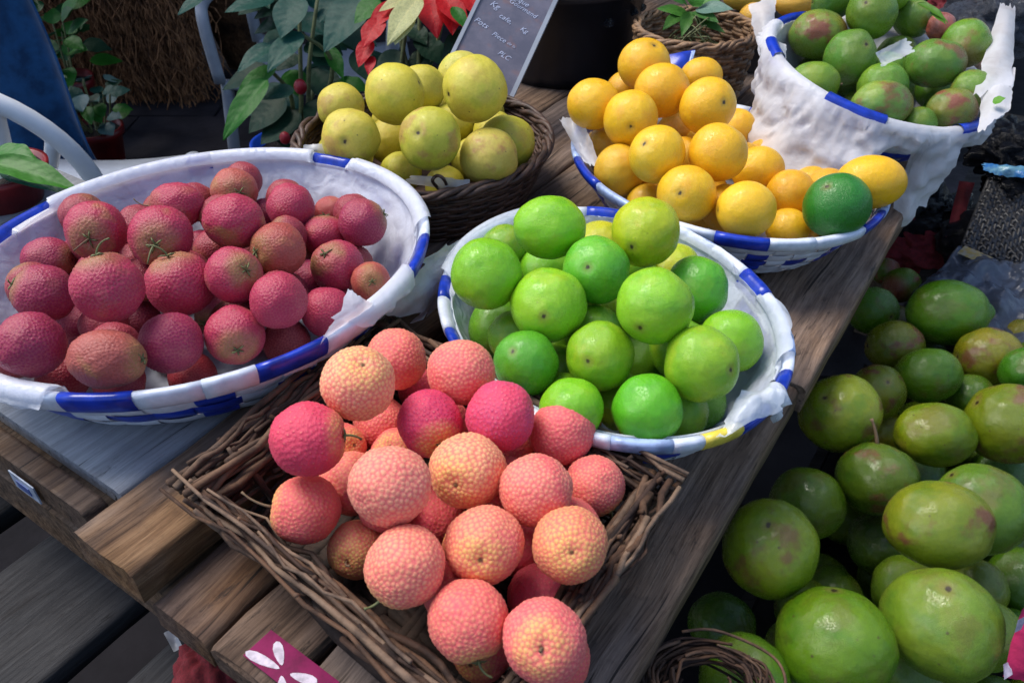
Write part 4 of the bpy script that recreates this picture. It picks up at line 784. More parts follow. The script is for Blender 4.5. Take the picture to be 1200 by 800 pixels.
for key, rows in FRUIT.items():
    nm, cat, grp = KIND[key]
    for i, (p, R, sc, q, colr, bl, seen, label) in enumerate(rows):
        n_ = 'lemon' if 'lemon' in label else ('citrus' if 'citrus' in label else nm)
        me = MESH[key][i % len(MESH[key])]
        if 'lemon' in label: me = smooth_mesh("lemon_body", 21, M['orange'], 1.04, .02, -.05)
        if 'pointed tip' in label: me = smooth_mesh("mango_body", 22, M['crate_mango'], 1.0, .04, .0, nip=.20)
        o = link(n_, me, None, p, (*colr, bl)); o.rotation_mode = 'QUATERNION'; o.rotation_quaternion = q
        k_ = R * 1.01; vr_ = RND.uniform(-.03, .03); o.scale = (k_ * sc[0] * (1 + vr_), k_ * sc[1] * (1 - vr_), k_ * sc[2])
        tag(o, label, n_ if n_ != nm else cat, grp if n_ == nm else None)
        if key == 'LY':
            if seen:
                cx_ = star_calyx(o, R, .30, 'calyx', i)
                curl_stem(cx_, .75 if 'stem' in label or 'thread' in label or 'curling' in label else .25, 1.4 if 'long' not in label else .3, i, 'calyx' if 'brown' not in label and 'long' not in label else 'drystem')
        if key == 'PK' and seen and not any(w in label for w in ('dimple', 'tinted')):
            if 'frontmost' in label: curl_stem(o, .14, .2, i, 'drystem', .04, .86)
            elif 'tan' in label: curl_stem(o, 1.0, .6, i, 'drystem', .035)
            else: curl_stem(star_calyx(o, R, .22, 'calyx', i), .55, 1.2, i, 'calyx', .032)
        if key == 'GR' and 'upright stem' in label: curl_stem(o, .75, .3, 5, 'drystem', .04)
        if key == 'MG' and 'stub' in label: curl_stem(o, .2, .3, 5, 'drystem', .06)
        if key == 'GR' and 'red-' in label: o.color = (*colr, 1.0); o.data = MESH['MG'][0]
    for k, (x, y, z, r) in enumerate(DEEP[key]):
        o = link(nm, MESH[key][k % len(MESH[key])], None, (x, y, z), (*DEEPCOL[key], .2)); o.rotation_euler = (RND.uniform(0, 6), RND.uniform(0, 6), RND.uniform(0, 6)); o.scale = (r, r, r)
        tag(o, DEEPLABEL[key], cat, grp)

# ---------------------------------------------------------------- plaited plastic baskets
def ctl(points, a):
    """periodic smooth interpolation of (deg, value) control points"""
    pts = sorted(points); n = len(pts)
    for i in range(n):
        a0, v0 = pts[i]; a1, v1 = pts[(i + 1) % n]; span = (a1 - a0) % 360 or 360; d = (a - a0) % 360
        if d <= span:
            t = d / span; t = t * t * (3 - 2 * t); return v0 + (v1 - v0) * t
    return pts[0][1]
def plaited_basket(name, label, c, zb, ax, ang, h, k0, rim, tilt=None, clockwise=False, rh=.0088, nv=36, nh=5, bluev=(0, 1), blueh=(1, 3)):
    r = root(name, (c[0], c[1], zb), label, "basket", math.radians(ang), "blue and white plaited plastic baskets")
    if tilt: r.rotation_mode = 'QUATERNION'; r.rotation_quaternion = tilt
    a, b = ax[0] - .008, ax[1] - .008
    kf = lambda q: k0 + (1 - k0) * (q ** 0.75)
    def P3(th, q, off=0.0):
        k = kf(q); return Vector(((a * k + off) * math.cos(th), (b * k + off) * math.sin(th), .003 + h * q))
    dh = 0.47 / nh
    for j in range(nh):
        V, Fc = [], []; n = nv * 4; q0 = (j + .5) / nh
        for i in range(n):
            th = 2 * PI * i / n; off = .0018 * math.cos(PI * (i / 4 + j))
            for e, bu in ((-dh, 0), (-dh * .5, .0006), (dh * .5, .0006), (dh, 0)): V.append(P3(th, min(1, max(0, q0 + e)), off + bu))
        for i in range(n):
            i2 = (i + 1) % n
            for e in range(3): Fc.append((i * 4 + e, i2 * 4 + e, i2 * 4 + e + 1, i * 4 + e + 1))
        link("weave_band", mesh_of("weave_band", V, Fc, M['blue' if j in blueh else 'white']), r)
    for i in range(nv):
        V, Fc = [], []; m = nh * 4; th0 = 2 * PI * i / nv; dt = 2 * PI / nv * .44
        for jj in range(m + 1):
            q = jj / m; off = -.0018 * math.cos(PI * (i + q * nh - .5))
            for e, bu in ((-dt, 0), (0, .0006), (dt, 0)): V.append(P3(th0 + e, q, off + bu))
        for jj in range(m):
            for e in range(2): Fc.append((jj * 3 + e, jj * 3 + e + 1, jj * 3 + e + 4, jj * 3 + e + 3))
        link("weave_strip", mesh_of("weave_strip", V, Fc, M['blue' if i % 4 in bluev else 'white']), r)
    V, Fc = [], []; n = 48                         # bottom
    for q in (1.0, .0):
        for z in (0.0, .003):
            pass
    V = [(0, 0, .002)] + [(a * k0 * math.cos(2 * PI * i / n), b * k0 * math.sin(2 * PI * i / n), .002) for i in range(n)] + [(a * k0 * math.cos(2 * PI * i / n), b * k0 * math.sin(2 * PI * i / n), .006) for i in range(n)]
    Fc = [(0, 1 + (i + 1) % n, 1 + i) for i in range(n)] + [(1 + i, 1 + (i + 1) % n, 1 + n + (i + 1) % n, 1 + n + i) for i in range(n)]
    link("base", mesh_of("base", V, Fc, M['white']), r)
    # rim wrapped in blocks of tape
    if clockwise: rim = [(rim[(i + 1) % len(rim)][0], q[1]) for i, q in enumerate(rim)]
    rim = sorted(rim); sec = 12
    for i, (a0, colr) in enumerate(rim):
        a1 = rim[(i + 1) % len(rim)][0]; span = (a1 - a0) % 360 or 360
        k = max(3, int(span / 3)); V, Fc = [], []; sw = RND.uniform(-.0006, .0006)
        for s in range(k + 1):
            th = math.radians(a0 + span * s / k); cx, cy = a * math.cos(th), b * math.sin(th)
            nx_, ny_ = b * math.cos(th), a * math.sin(th); l = math.hypot(nx_, ny_); nx_ /= l; ny_ /= l
            wob = 1 + .05 * nz(th * 9, a0)
            for e in range(sec):
                t = 2 * PI * e / sec; u = math.copysign(abs(math.cos(t)) ** .8, math.cos(t)) * (.0062 + sw) * wob; z = math.copysign(abs(math.sin(t)) ** .8, math.sin(t)) * (rh + sw) * wob
                o_ = u + z * .35
                V.append((cx + nx_ * o_, cy + ny_ * o_, h + z))
        for s in range(k):
            for e in range(sec):
                e2 = (e + 1) % sec; Fc.append((s * sec + e, s * sec + e2, (s + 1) * sec + e2, (s + 1) * sec + e))
        Fc.append(tuple(range(sec - 1, -1, -1))); Fc.append(tuple(k * sec + e for e in range(sec)))
        link("rim_tape", mesh_of("rim_tape", V, Fc, M[{'B': 'blue', 'W': 'white', 'Y': 'yellow', 'P': 'paleblue'}[colr]]), r)
    return r, P3
def liner(name, label, r, P3, h, over, fold, mat, wr=.004, seed=0.0, inset=.004, start=0.0, hug=((0, 1),)):
    """plastic or tissue sheet that follows the inside wall up, over the rim and (by over, metres) down its outside"""
    nt_, ni, no = 340, 18, 26; V, Fc = [], []
    for i in range(nt_):
        deg = 360.0 * i / nt_; th = math.radians(deg)
        ov = ctl(over, deg); fo = ctl(fold, deg)
        ov = max(0.0, ov + (nz(th * 4, seed) * .010 + nz(th * 11, seed + 3) * .003) * min(1, ov / .03) * (1 if ov > .004 else 0))
        wrk = lambda s: (nz(th * 5 + seed, s * 4, seed) * 1.0 + (.35 - abs(nz(th * 10, s * 5 + seed, 2.0))) * 1.1 + (.3 - abs(nz(th * 17, s * 3 + seed, 4.0))) * .35) * wr
        for s in range(ni + 1):
            q = start + (1 - start) * s / ni; V.append(P3(th, q, -inset - .002 + wrk(q) * (1 - .6 * q) - abs(wr) * .5 * (1 - q)) + (Vector((0, 0, .006)) if s == ni and ov > 0.001 else Vector()))
        top = P3(th, 1.0, 0.0); out = Vector((top.x, top.y, 0)).normalized()
        L1 = .030
        for s in range(1, no + 1):
            d = ov * s / no
            if ov <= 0.001:
                p = P3(th, 1.0, -inset - .003) + Vector((0, 0, -.0005 * s + .002))
            elif d < L1:                                   # over the rim tube
                t = d / L1 * PI; p = top + out * (-.0105 * math.cos(t) + .0010) + Vector((0, 0, .0125 * math.sin(t) + .001))
            else:
                e = d - L1; down = out * .75 + Vector((0, 0, .75))
                hg = ctl(hug, deg); wallp = P3(th, max(0.0, 1 - e / h), .0125 + .02 * e); free = top + out * (.0120 + .10 * e) + Vector((0, 0, -e)); wallp.z = free.z
                p = (wallp.lerp(free, 1 - hg)) * fo + (top + out * .012 + down * e) * (1 - fo) + Vector((0, 0, .001)) + out * wrk(1 + d * 8) * 1.6
                p += Vector((-out.y, out.x, 0)) * nz(th * 4, d * 12, seed) * .008 * min(1, e / .03)
            V.append(p)
    m = ni + no + 1
    for i in range(nt_):
        i2 = (i + 1) % nt_
        for s in range(m - 1): Fc.append((i * m + s, i2 * m + s, i2 * m + s + 1, i * m + s + 1))
    o = link(name, mesh_of(name, V, Fc, mat)); o.matrix_world = r.matrix_world
    o.location = r.location; o.rotation_mode = r.rotation_mode
    if r.rotation_mode == 'QUATERNION': o.rotation_quaternion = r.rotation_quaternion
    else: o.rotation_euler = r.rotation_euler
    return tag(o, label, "liner")

# big basket of dark lychees
LY, P_LY = plaited_basket("plaited_basket", "big blue and white basket of dark lychees on the grey board at the left", (-.318, .700), .790, (.241, .219), 40.5, .068, .80,
    [(132.1, 'B'), (112.1, 'W'), (91.3, 'W'), (72.4, 'B'), (65.1, 'W'), (32.9, 'B'), (18.9, 'W'), (355.4, 'W'),
     (323.4, 'B'), (304.7, 'W'), (275.3, 'B'), (259.6, 'W'), (248.9, 'W'), (235.7, 'B'), (221.1, 'W'), (205.8, 'W')], clockwise=True, rh=.0125, nh=4, bluev=(0, 1), blueh=(1,))
liner("basket_liner", "white plastic liner inside the dark lychee basket, folded over its back and right rim", LY, P_LY, .068,
    [(132.1, 0), (114.2, .004), (109.5, .030), (91.3, .045), (53.0, .026), (34.7, .026), (31.6, 0), (19.8, 0), (16.7, .026), (346.6, .028), (334.2, .026),
     (324.3, 0), (309.5, 0), (302.6, .034), (284.0, .032), (277.0, 0), (259.1, 0), (235.5, 0), (221.1, 0), (217.8, .034), (205.0, .032)],
    [(0, 1), (180, 1)], M['liner'], .004, 1.0)
# basket of limes
LM, P_LM = plaited_basket("plaited_basket", "blue and white basket of bright limes in the middle, one yellow mark on its rim", (.095, .644), .7535, (.200, .165), -69, .078, .70,
    [(249.6, 'B'), (238.1, 'W'), (218.3, 'W'), (175.7, 'W'), (157.5, 'B'), (143.4, 'W'), (119.3, 'P'), (105.5, 'W'), (90.3, 'B'), (77.4, 'W'), (56.8, 'P'), (48.8, 'W'),
     (40.1, 'B'), (29.9, 'W'), (21.9, 'B'), (8.9, 'Y'), (356.0, 'W'), (346.9, 'P'), (329.6, 'W'), (323.9, 'B'), (315.3, 'W'), (305.6, 'B'), (295.1, 'W'), (275.6, 'B'), (264.7, 'W')], clockwise=True, rh=.0098, nh=5, bluev=(2, 3), blueh=(3,))
liner("basket_liner", "thin bluish plastic liner crumpled inside the lime basket", LM, P_LM, .078,
    [(249.6, 0), (227.7, .03), (210.6, .07), (180.0, .06), (160.4, 0), (143.4, 0), (133.4, .012), (97.1, .012), (89.1, .0), (79.6, .0), (68.8, .018), (48.7, .018),
     (39.9, 0), (31.8, 0), (28.0, .050), (23.5, .045), (19.9, 0), (356.0, 0), (329.6, 0), (305.6, 0)],
    [(0, 1)], M['clearliner'], .007, 5.0)
# basket of oranges
OG, P_OG = plaited_basket("plaited_basket", "blue and white basket of oranges by the right table edge, its checked side showing", (.272, .965), .7535, (.219, .182), -56, .078, .70,
    [(220.5, 'P'), (239.0, 'B'), (259.9, 'P'), (278.5, 'W'), (293.7, 'W'), (307.2, 'B'), (324.4, 'W'), (340.0, 'W'), (1.7, 'B'), (19.1, 'P'), (34.5, 'W'),
     (88.9, 'B'), (116.9, 'W'), (137.8, 'B'), (144.9, 'W'), (177.7, 'B')], nh=6, nv=40, bluev=(0,), blueh=(2, 5))
# raised basket of mangoes, leaning on the orange basket
gx, gy = -.17, .163
tn = Vector((-gx, -gy, 1)).normalized(); tilt = Vector((0, 0, 1)).rotation_difference(tn)
MGC = Vector((.523, 1.145, .887)); hb = .080
MGB = MGC - tn * hb
MG, P_MG = plaited_basket("plaited_basket", "blue rimmed basket of green mangoes tilted behind the oranges", MGB[:2], MGB.z, (.168, .168), 0, hb, .66,
    [(181.0, 'B'), (198.3, 'W'), (227.2, 'B'), (254.3, 'W'), (272.8, 'W'), (292.4, 'B'), (312.3, 'W'), (20, 'W'), (60, 'B'), (80, 'W'), (115, 'W'), (117.4, 'B'), (142.5, 'W')], tilt=tilt, nh=5, bluev=(0, 1, 2), blueh=(1, 3))
liner("basket_liner", "white tissue lining the mango basket, hanging over oranges and table edge in creased flaps", MG, P_MG, hb,
    [(177.4, .13), (194.7, .185), (208.1, .18), (218.9, .17), (241.5, .150), (255.1, .105), (265.3, .060), (274.0, .058), (281.5, .175), (291.4, .13), (311.3, .05), (345, .045), (8, .06), (30, .04), (60, .03), (100, .0), (117.4, .0), (141.6, .0), (164.3, .05)],
    [(0, 1)], M['paper'], .008, 9.0, hug=[(155.3, 1), (180.5, .6), (208.1, -.3), (227.3, -.9), (253.1, -.8), (265.3, 1), (274.0, .8), (282.4, 0), (290.5, 0), (309.2, 1), (30, 1)])
MGL = bpy.data.objects["basket_liner.002"]
for c4, nx_, ny_, sd in (([(0.3694, 1.2054, 0.8902), (0.3891, 1.1923, 0.8896), (0.4002, 1.2833, 0.9565), (0.3617, 1.2841, 0.9414)], 12, 18, 31), ([(0.3821, 1.1884, 0.9009), (0.3953, 1.1607, 0.8980), (0.3999, 1.1845, 0.9121), (0.3866, 1.2095, 0.9114)], 10, 8, 32),
                         ([(0.6076, 1.0327, 0.8974), (0.6594, 1.0383, 0.9044), (0.7516, 1.2496, 0.9462), (0.7287, 1.2544, 0.9522)], 14, 20, 33), ([(0.5796, 0.9440, 0.8818), (0.6324, 0.9817, 0.8973), (0.6890, 1.0948, 0.9115), (0.6446, 1.0833, 0.8968)], 14, 12, 34)):
    o = patch("tissue_corner", c4, nx_, ny_, M['paper'], .0035, .010, MGL, 22, seed=sd, fray=.10); o.matrix_parent_inverse = MGL.matrix_basis.inverted()
# strips of rim tape lying over the tissue
for a0, a1 in ((226.3, 254.7), (292.9, 313.2), (174.0, 189.7)):
    V, Fc = [], []; k = 14; span = (a1 - a0) % 360
    for i in range(k + 1):
        th = math.radians(a0 + span * i / k); top = P_MG(th, 1, 0); out = Vector((top.x, top.y, 0)).normalized()
        for e in range(7):
            t = PI * (.12 + .70 * e / 6); V.append(top + out * (-.0125 * math.cos(t) + .001) + Vector((0, 0, .0150 * math.sin(t) + .001)))
        t = PI * .82; V[-1] = V[-2] + Vector((0, 0, -.006)) + out * .001
    for i in range(k):
        for e in range(6): Fc.append((i * 7 + e, (i + 1) * 7 + e, (i + 1) * 7 + e + 1, i * 7 + e + 1))
    o = link("rim_tape", mesh_of("rim_tape", V, Fc, M['blue']), MG)

o = patch("tape_end", [(0.2313, 1.1580, 0.8866), (0.2572, 1.1595, 0.8885), (0.2669, 1.1857, 0.9056), (0.2295, 1.1819, 0.9007)], 6, 5, M['blue'], .002, .003, OG, 30, seed=3); o.matrix_parent_inverse = OG.matrix_basis.inverted()
o = patch("tape_end", [(0.2531, 1.1568, 0.8883), (0.2605, 1.1614, 0.8941), (0.2677, 1.1837, 0.9062), (0.2615, 1.1829, 0.9053)], 3, 5, M['paleblue'], .002, .002, OG, 30, seed=4); o.matrix_parent_inverse = OG.matrix_basis.inverted()

# ---------------------------------------------------------------- wicker baskets
def wicker(name, label, c, zb, rt, rb, h, rows, mat, nst=34, srad=.0022, rimr=.006, group=None):
    r = root(name, (c[0], c[1], zb), label, "basket", 0, group); bt = Batch(); n = nst * 3
    for j in range(rows):
        q = (j + .5) / rows; rr = rb + (rt - rb) * q ** .8; ph = RND.uniform(-.2, .2)
        for half in (0, 1):
            pts = []
            for i in range(n + 1):
                th = 2 * PI * i / n; o_ = srad * .9 * math.cos(PI * (i / 3 + j + half)) + srad * .25 * nz(th * 6, j)
                pts.append(((rr + o_) * math.cos(th), (rr + o_) * math.sin(th), h * q + (half - .5) * srad * .8 + .0012 * nz(th * 5, j * 2.2)))
            bt.add(*tube_data(pts, srad, 5, False))
    o = link("woven_wall", bt.mesh("woven_wall", [mat]), r); o["kind"] = "stuff"
    for i in range(nst):
        th = 2 * PI * i / nst
        tube("stake", [((rb + (rt - rb) * q ** .8) * math.cos(th), (rb + (rt - rb) * q ** .8) * math.sin(th), h * q) for q in (0, .33, .66, 1.0)], srad * .9, mat, r, 5)
    for s in range(4):
        pts = []
        for i in range(121):
            th = 2 * PI * i / 120; a = th * 9 + s * PI / 2 + 1.6 * nz(math.cos(th) * 4, math.sin(th) * 4, s * 3.1)
            pts.append(((rt + rimr * .7 * math.cos(a)) * math.cos(th), (rt + rimr * .7 * math.cos(a)) * math.sin(th), h + rimr * .3 + rimr * .7 * math.sin(a)))
        tube("rim_strand", pts, rimr * .52, mat, r, 6)
    V, Fc = lathe_data([(0.0001, .003), (rb, .003), (rb, .0)], 40); link("base", mesh_of("base", V, Fc, mat), r)
    return r
wicker("wicker_basket", "round dark brown wicker basket of yellow guavas in front of the price board", (-.122, 1.045), .7515, .172, .138, .080, 13, M['wicker'], 36, .0026, .0075)
wicker("wicker_basket", "small tan wicker basket holding green leaves behind the oranges", (.312, 1.40), .7515, .100, .080, .118, 13, M['wickerlight'], 26, .0044, .007)
patch("tissue_scrap", [(-0.1356, 0.9270, 0.8250), (-0.0467, 0.8996, 0.8250), (-0.0512, 0.9154, 0.8380), (-0.1263, 0.9201, 0.8380)], 16, 6, M['paper'], .006, .003, fray=.1, seed=2)
tag(bpy.data.objects["tissue_scrap"], "scrap of white tissue at the front rim of the guava basket", "tissue")
tube("wicker_loop", [(-0.0905, 0.9469, 0.8000), (-0.0968, 0.8902, 0.8450), (-0.0913, 0.8922, 0.8520), (-0.0828, 0.8871, 0.8500), (-0.0830, 0.9517, 0.8000)], .0022, M['wicker'], None, 6)
tag(bpy.data.objects["wicker_loop"], "loose loop of wicker sticking up at the front rim of the guava basket", "wicker loop")

# square basket of piled twigs
cL, cT, cR = Vector((-0.2572, 0.4225, 0.8220)), Vector((-0.1210, 0.6310, 0.8220)), Vector((0.1267, 0.4313, 0.8220)); cB = cL + cR - cT
ctr = (cL + cR) / 2
tb = root("twig_basket", (ctr.x, ctr.y, .751), "rectangular basket of layered brown twigs full of pale pink lychees in front", "basket")
corners = [cL, cT, cR, cB]
def wallpt(side, f, q, off=0.0):
    """point on wall `side` at fraction f, height q (0 floor, 1 rim); floor is smaller than the rim"""
    a, b = corners[side], corners[(side + 1) % 4]; p = a.lerp(b, f); k = .78 + .22 * q
    d = Vector((p.x - ctr.x, p.y - ctr.y, 0)); nrm = Vector((-(b - a).y, (b - a).x, 0)).normalized()
    return Vector((ctr.x + d.x * k, ctr.y + d.y * k, .756 + .066 * q)) + nrm * off - tb.location
TWC = [(.115, .060, .034), (.078, .041, .026), (.145, .082, .050), (.052, .029, .021), (.12, .070, .045), (.19, .125, .085)]
tr_ = random.Random(4)
for side in range(4):
    for k in range(60):
        q = tr_.uniform(-.0, 1.0) if k > 24 else tr_.uniform(.76, 1.12)
        f0 = tr_.uniform(-.05, .55); f1 = f0 + tr_.uniform(.35, .62)
        if tr_.random() < .3: f0, f1 = -.04, 1.04
        f0 = max(f0, -.02); f1 = min(f1, 1.02); off = tr_.uniform(-.017, .007) * (1 if q > .7 else .6); q1 = min(1.12, q + tr_.uniform(-.22, .22)); sd = tr_.uniform(0, 99); pts = []
        for i in range(9):
            t = i / 8; f = f0 + (f1 - f0) * t
            pts.append(wallpt(side, f, q + (q1 - q) * t + .10 * nz(f * 5, sd) , off + .012 * nz(f * 5 + sd, 1.0) + .004 * nz(f * 16, sd)) + Vector((0, 0, .005 * nz(f * 11, sd))))
        rd = tr_.uniform(.0016, .0035); rads = [rd * (1.0 - .35 * i / 8 + .22 * nz(i * .9, sd)) for i in range(9)]
        tube("twig", pts, rads, M['twig'], tb, 6, tr_.choice(TWC))
    for k in range(10):                               # uprights and binding loops
        f = tr_.uniform(.0, 1.0); sd = tr_.uniform(0, 99); o1 = -.014 if tr_.random() < .7 else .012
        pts = [wallpt(side, f + .03 * nz(q * 2, sd) + (q * tr_.uniform(-.02, .02)), q, o1 * .6 + .004 * nz(q * 3, sd)) for q in (-.02, .3, .6, .9, 1.1)]
        tube("twig", pts, [.0030, .0029, .0027, .0025, .0018], M['twig'], tb, 6, tr_.choice(TWC))
    for k in range(3):                                # broken ends that stick out
        f = tr_.uniform(.05, .95); q = tr_.uniform(.6, 1.0); a = wallpt(side, f, q, .0); b = a + Vector((tr_.uniform(-.03, .03), tr_.uniform(-.03, .03), tr_.uniform(.004, .02)))
        tube("twig", [a, a.lerp(b, .5) + Vector((0, 0, .003)), b], [.0013, .001, .0006], M['twig'], tb, 5, tr_.choice(TWC))
wf = Batch()
for k in range(96):                                   # bottom, too hidden to tell its twigs apart
    f = tr_.random(); a, b = (wallpt(0, f, -.02), wallpt(2, 1 - f + tr_.uniform(-.1, .1), -.02)) if k % 3 else (wallpt(1, f, 0), wallpt(3, 1 - f + tr_.uniform(-.1, .1), 0))
    wf.add(*tube_data([a, a.lerp(b, .5) + Vector((tr_.uniform(-.01, .01), tr_.uniform(-.01, .01), .001)), b], tr_.uniform(.0040, .0065), 6))
wf.add([Vector(wallpt(k, 0, -.05)) + Vector((0, 0, -.001)) for k in range(4)], [(0, 1, 2, 3)])
o = link("woven_floor", wf.mesh("woven_floor", [M['twig']]), tb, color=(.040, .024, .018)); o["kind"] = "stuff"  # darker than the wall twigs: shade inside the basket painted into its colour
if 0:
    tube("twig", [a, a.lerp(b, .5), b], .0034, M['twig'], tb, 6, (.06, .04, .03))
# dry twig nest lower right of the plank
tn_ = root("twig_nest", (0.1529, 0.3242, 0.7000), "tangled dry brown twigs at the bottom edge beside the plank", "twigs")
for k in range(60):
    a = tr_.uniform(0, 2 * PI); r0 = tr_.uniform(.018, .050); sd = tr_.uniform(0, 99); zz = tr_.uniform(-.012, .018)
    pts = [(math.cos(a + t * 2.6) * r0 * 1.1 + .008 * nz(t * 3, sd), math.sin(a + t * 2.6) * r0 * .8 + .008 * nz(t * 3, sd + 5), zz + .012 * nz(t * 4, sd + 9)) for t in (0, .2, .4, .6, .8, 1)]
    tube("twig", pts, tr_.uniform(.0009, .0017), M['twig'], tn_, 5, tr_.choice(TWC[:5]))

# loose plastic at the baskets
o = patch("plastic_film", [(-0.1338, 0.6046, 0.8550), (-0.0890, 0.6733, 0.8000), (0.0125, 0.8549, 0.8000), (-0.0716, 0.7258, 0.8580)], 26, 16, M['film'], .010, .006, fray=.12, seed=3, freq=22)
tag(o, "strip of clear film stretched between the dark lychee basket and the lime basket", "plastic film")
o = patch("torn_flap", [(-0.1656, 0.5423, 0.8680), (-0.1257, 0.6015, 0.8680), (-0.1307, 0.5843, 0.8850), (-0.1445, 0.5885, 0.8950)], 14, 10, M['liner'], .005, .004, fray=.15, seed=8)
tag(o, "torn pointed flap of white plastic leaning on a lychee at the right rim", "plastic flap")
o = patch("folded_plastic", [(0.0634, 1.0384, 0.8620), (0.0921, 1.0423, 0.8700), (0.1102, 0.9289, 0.8500), (0.0926, 0.9586, 0.8380)], 14, 18, M['liner'], .008, .020, fray=.1, seed=12, freq=40)
tag(o, "bunched white plastic folded over the left rim of the orange basket", "plastic")
o = patch("twisted_plastic", [(0.1617, 0.4539, 0.8420), (0.2238, 0.4863, 0.8460), (0.2251, 0.5039, 0.8520), (0.1924, 0.5031, 0.8460)], 20, 10, M['clearliner'], .010, .008, fray=.12, seed=15, freq=36)
tag(o, "twist of thin plastic gathered on the lime basket rim beside the yellow mark", "plastic")
o = patch("tissue_corner", [(-0.2693, 0.9533, 0.8500), (-0.2364, 0.9583, 0.8500), (-0.2420, 0.9627, 0.8620), (-0.2650, 0.9576, 0.8620)], 10, 8, M['liner'], .006, .004, fray=.1, seed=18)
tag(o, "small bluish corner of plastic poking up left of the guavas", "plastic")
o = patch("plastic_wisp", [(0.4544, 1.0039, 0.9650), (0.5084, 1.0562, 0.9650), (0.5159, 1.0339, 0.9550), (0.4587, 0.9923, 0.9500)], 12, 10, M['film'], .006, .012, fray=.1, seed=19)
tag(o, "wisp of clear plastic wrapped on a mango in the lined basket", "plastic film")

# ---------------------------------------------------------------- price board
pb = root("price_board", (-0.0329, 1.2040, 0.8238), "small tilted slate with faint chalk prices behind the guavas", "sign")
q0, q1 = Vector((0.0000, 1.2040, 0.8238)), Vector((-0.1167, 1.2130, 0.8432)); q2, q3 = Vector((-0.0370, 1.3858, 0.9734)), Vector((0.0990, 1.3895, 0.9699))
ex_ = (q0 - q1).normalized(); ey_ = ((q3 - q0) - ex_ * (q3 - q0).dot(ex_)).normalized(); ez_ = ex_.cross(ey_)
loc0 = q1.lerp(q0, .5)
Wb, Hb = (q0 - q1).length, (q3 - q0).length; shear = (q3 - q0).dot(ex_)
Mb = Matrix((ex_, ey_, ez_)).transposed()
pb.location = loc0; pb.rotation_mode = 'QUATERNION'; pb.rotation_quaternion = Mb.to_quaternion()
def pbox(name, x0, x1, y0, y1, z0, z1, mat):
    V, Fc = box_data(x0, x1, y0, y1, z0, z1); V = [(x + shear * y / Hb, y, z) for x, y, z in V]
    return link(name, mesh_of(name, V, Fc, mat, False), pb)
pbox("slate_panel", -Wb/2, Wb/2, 0, Hb, -.004, 0, M['slate'])
for nm_, x0, x1 in (("frame_edge", Wb/2 - .006, Wb/2 + .001), ("frame_edge", -Wb/2 - .001, -Wb/2 + .005)):
    pbox(nm_, x0, x1, .001, Hb, -.006, .003, M['chairgrey'])
def chalk(txt, x, y, size, rot=-.42):
    cu = bpy.data.curves.new("chalk_writing", 'FONT'); cu.body = txt; cu.size = size; cu.extrude = .0002; cu.space_character = 1.05; cu.shear = .25
    cu.materials.append(M['chalk']); tmp = bpy.data.objects.new("lettering", cu); COL.objects.link(tmp)
    me = bpy.data.meshes.new_from_object(tmp.evaluated_get(bpy.context.evaluated_depsgraph_get())); bpy.data.objects.remove(tmp); o = link("chalk_writing", me, pb)
    o.location = (x + shear * y / Hb, y, .0006); o.rotation_euler = (0, 0, rot)
for txt, fx, fy, size in (("Le Boutique", -.36, .73, .012), ("Gourmand", -.10, .645, .011), ("Kg", -.32, .60, .014), ("cafe,", -.14, .53, .012), ("Kg", .20, .47, .011), ("Pots", -.42, .47, .013), ("Piece", -.12, .40, .011), ("de la", .12, .36, .007), ("PLC", .06, .28, .012), ("a pce", .0, .20, .008)):
    chalk(txt, fx * Wb, fy * Hb, size)

# ---------------------------------------------------------------- plants
def leaf_mesh(name, l, w, bend=.25, lobes=0.0, seed=0, fold=.18):
    """leaf along +X from the origin, length l, half-width w, surface facing +Z"""
    V, Fc, rib, alo = [], [], [], []; n = 14; m = 4
    for i in range(n + 1):
        t = i / n; hw = w * (math.sin(PI * t ** .8) ** .85) * (1 - .25 * t) * (1 + lobes * math.sin(t * 13)) + 1e-5
        z0 = -bend * l * t * t + bend * l * .35 * t
        for j in range(-m, m + 1):
            s = j / m
            V.append((l * t, s * hw, z0 + abs(s) * hw * fold + .04 * l * nz(t * 4 + seed, s * 1.5, seed) * abs(s))); rib.append(abs(s)); alo.append(t)
    for i in range(n):
        for j in range(2 * m):
            a = i * (2 * m + 1) + j; Fc.append((a, a + 1, a + 2 * m + 2, a + 2 * m + 1))
    me = mesh_of(name, V, Fc, M['leaf']); at = me.attributes.new("rib", 'FLOAT', 'POINT'); at.data.foreach_set("value", rib); at = me.attributes.new("along", 'FLOAT', 'POINT'); at.data.foreach_set("value", alo); return me
LEAVES = [leaf_mesh("leaf", 1.0, .30, .25, l_, s) for s, l_ in ((1, .04), (2, .07), (3, .0))]
def place_leaf(parent, base, tip, hw, color, up=(0, -.4, 1), k=0, name="leaf"):
    base, tip, up = Vector(base), Vector(tip), Vector(up); x = tip - base; l = x.length; x.normalize(); y = up.cross(x).normalized(); z = x.cross(y)
    o = link(name, LEAVES[k % 3], parent, base - parent.location, color); o.rotation_mode = 'QUATERNION'
    o.rotation_quaternion = Matrix((x, y, z)).transposed().to_quaternion(); o.scale = (l, hw / .235, l * .8); return o
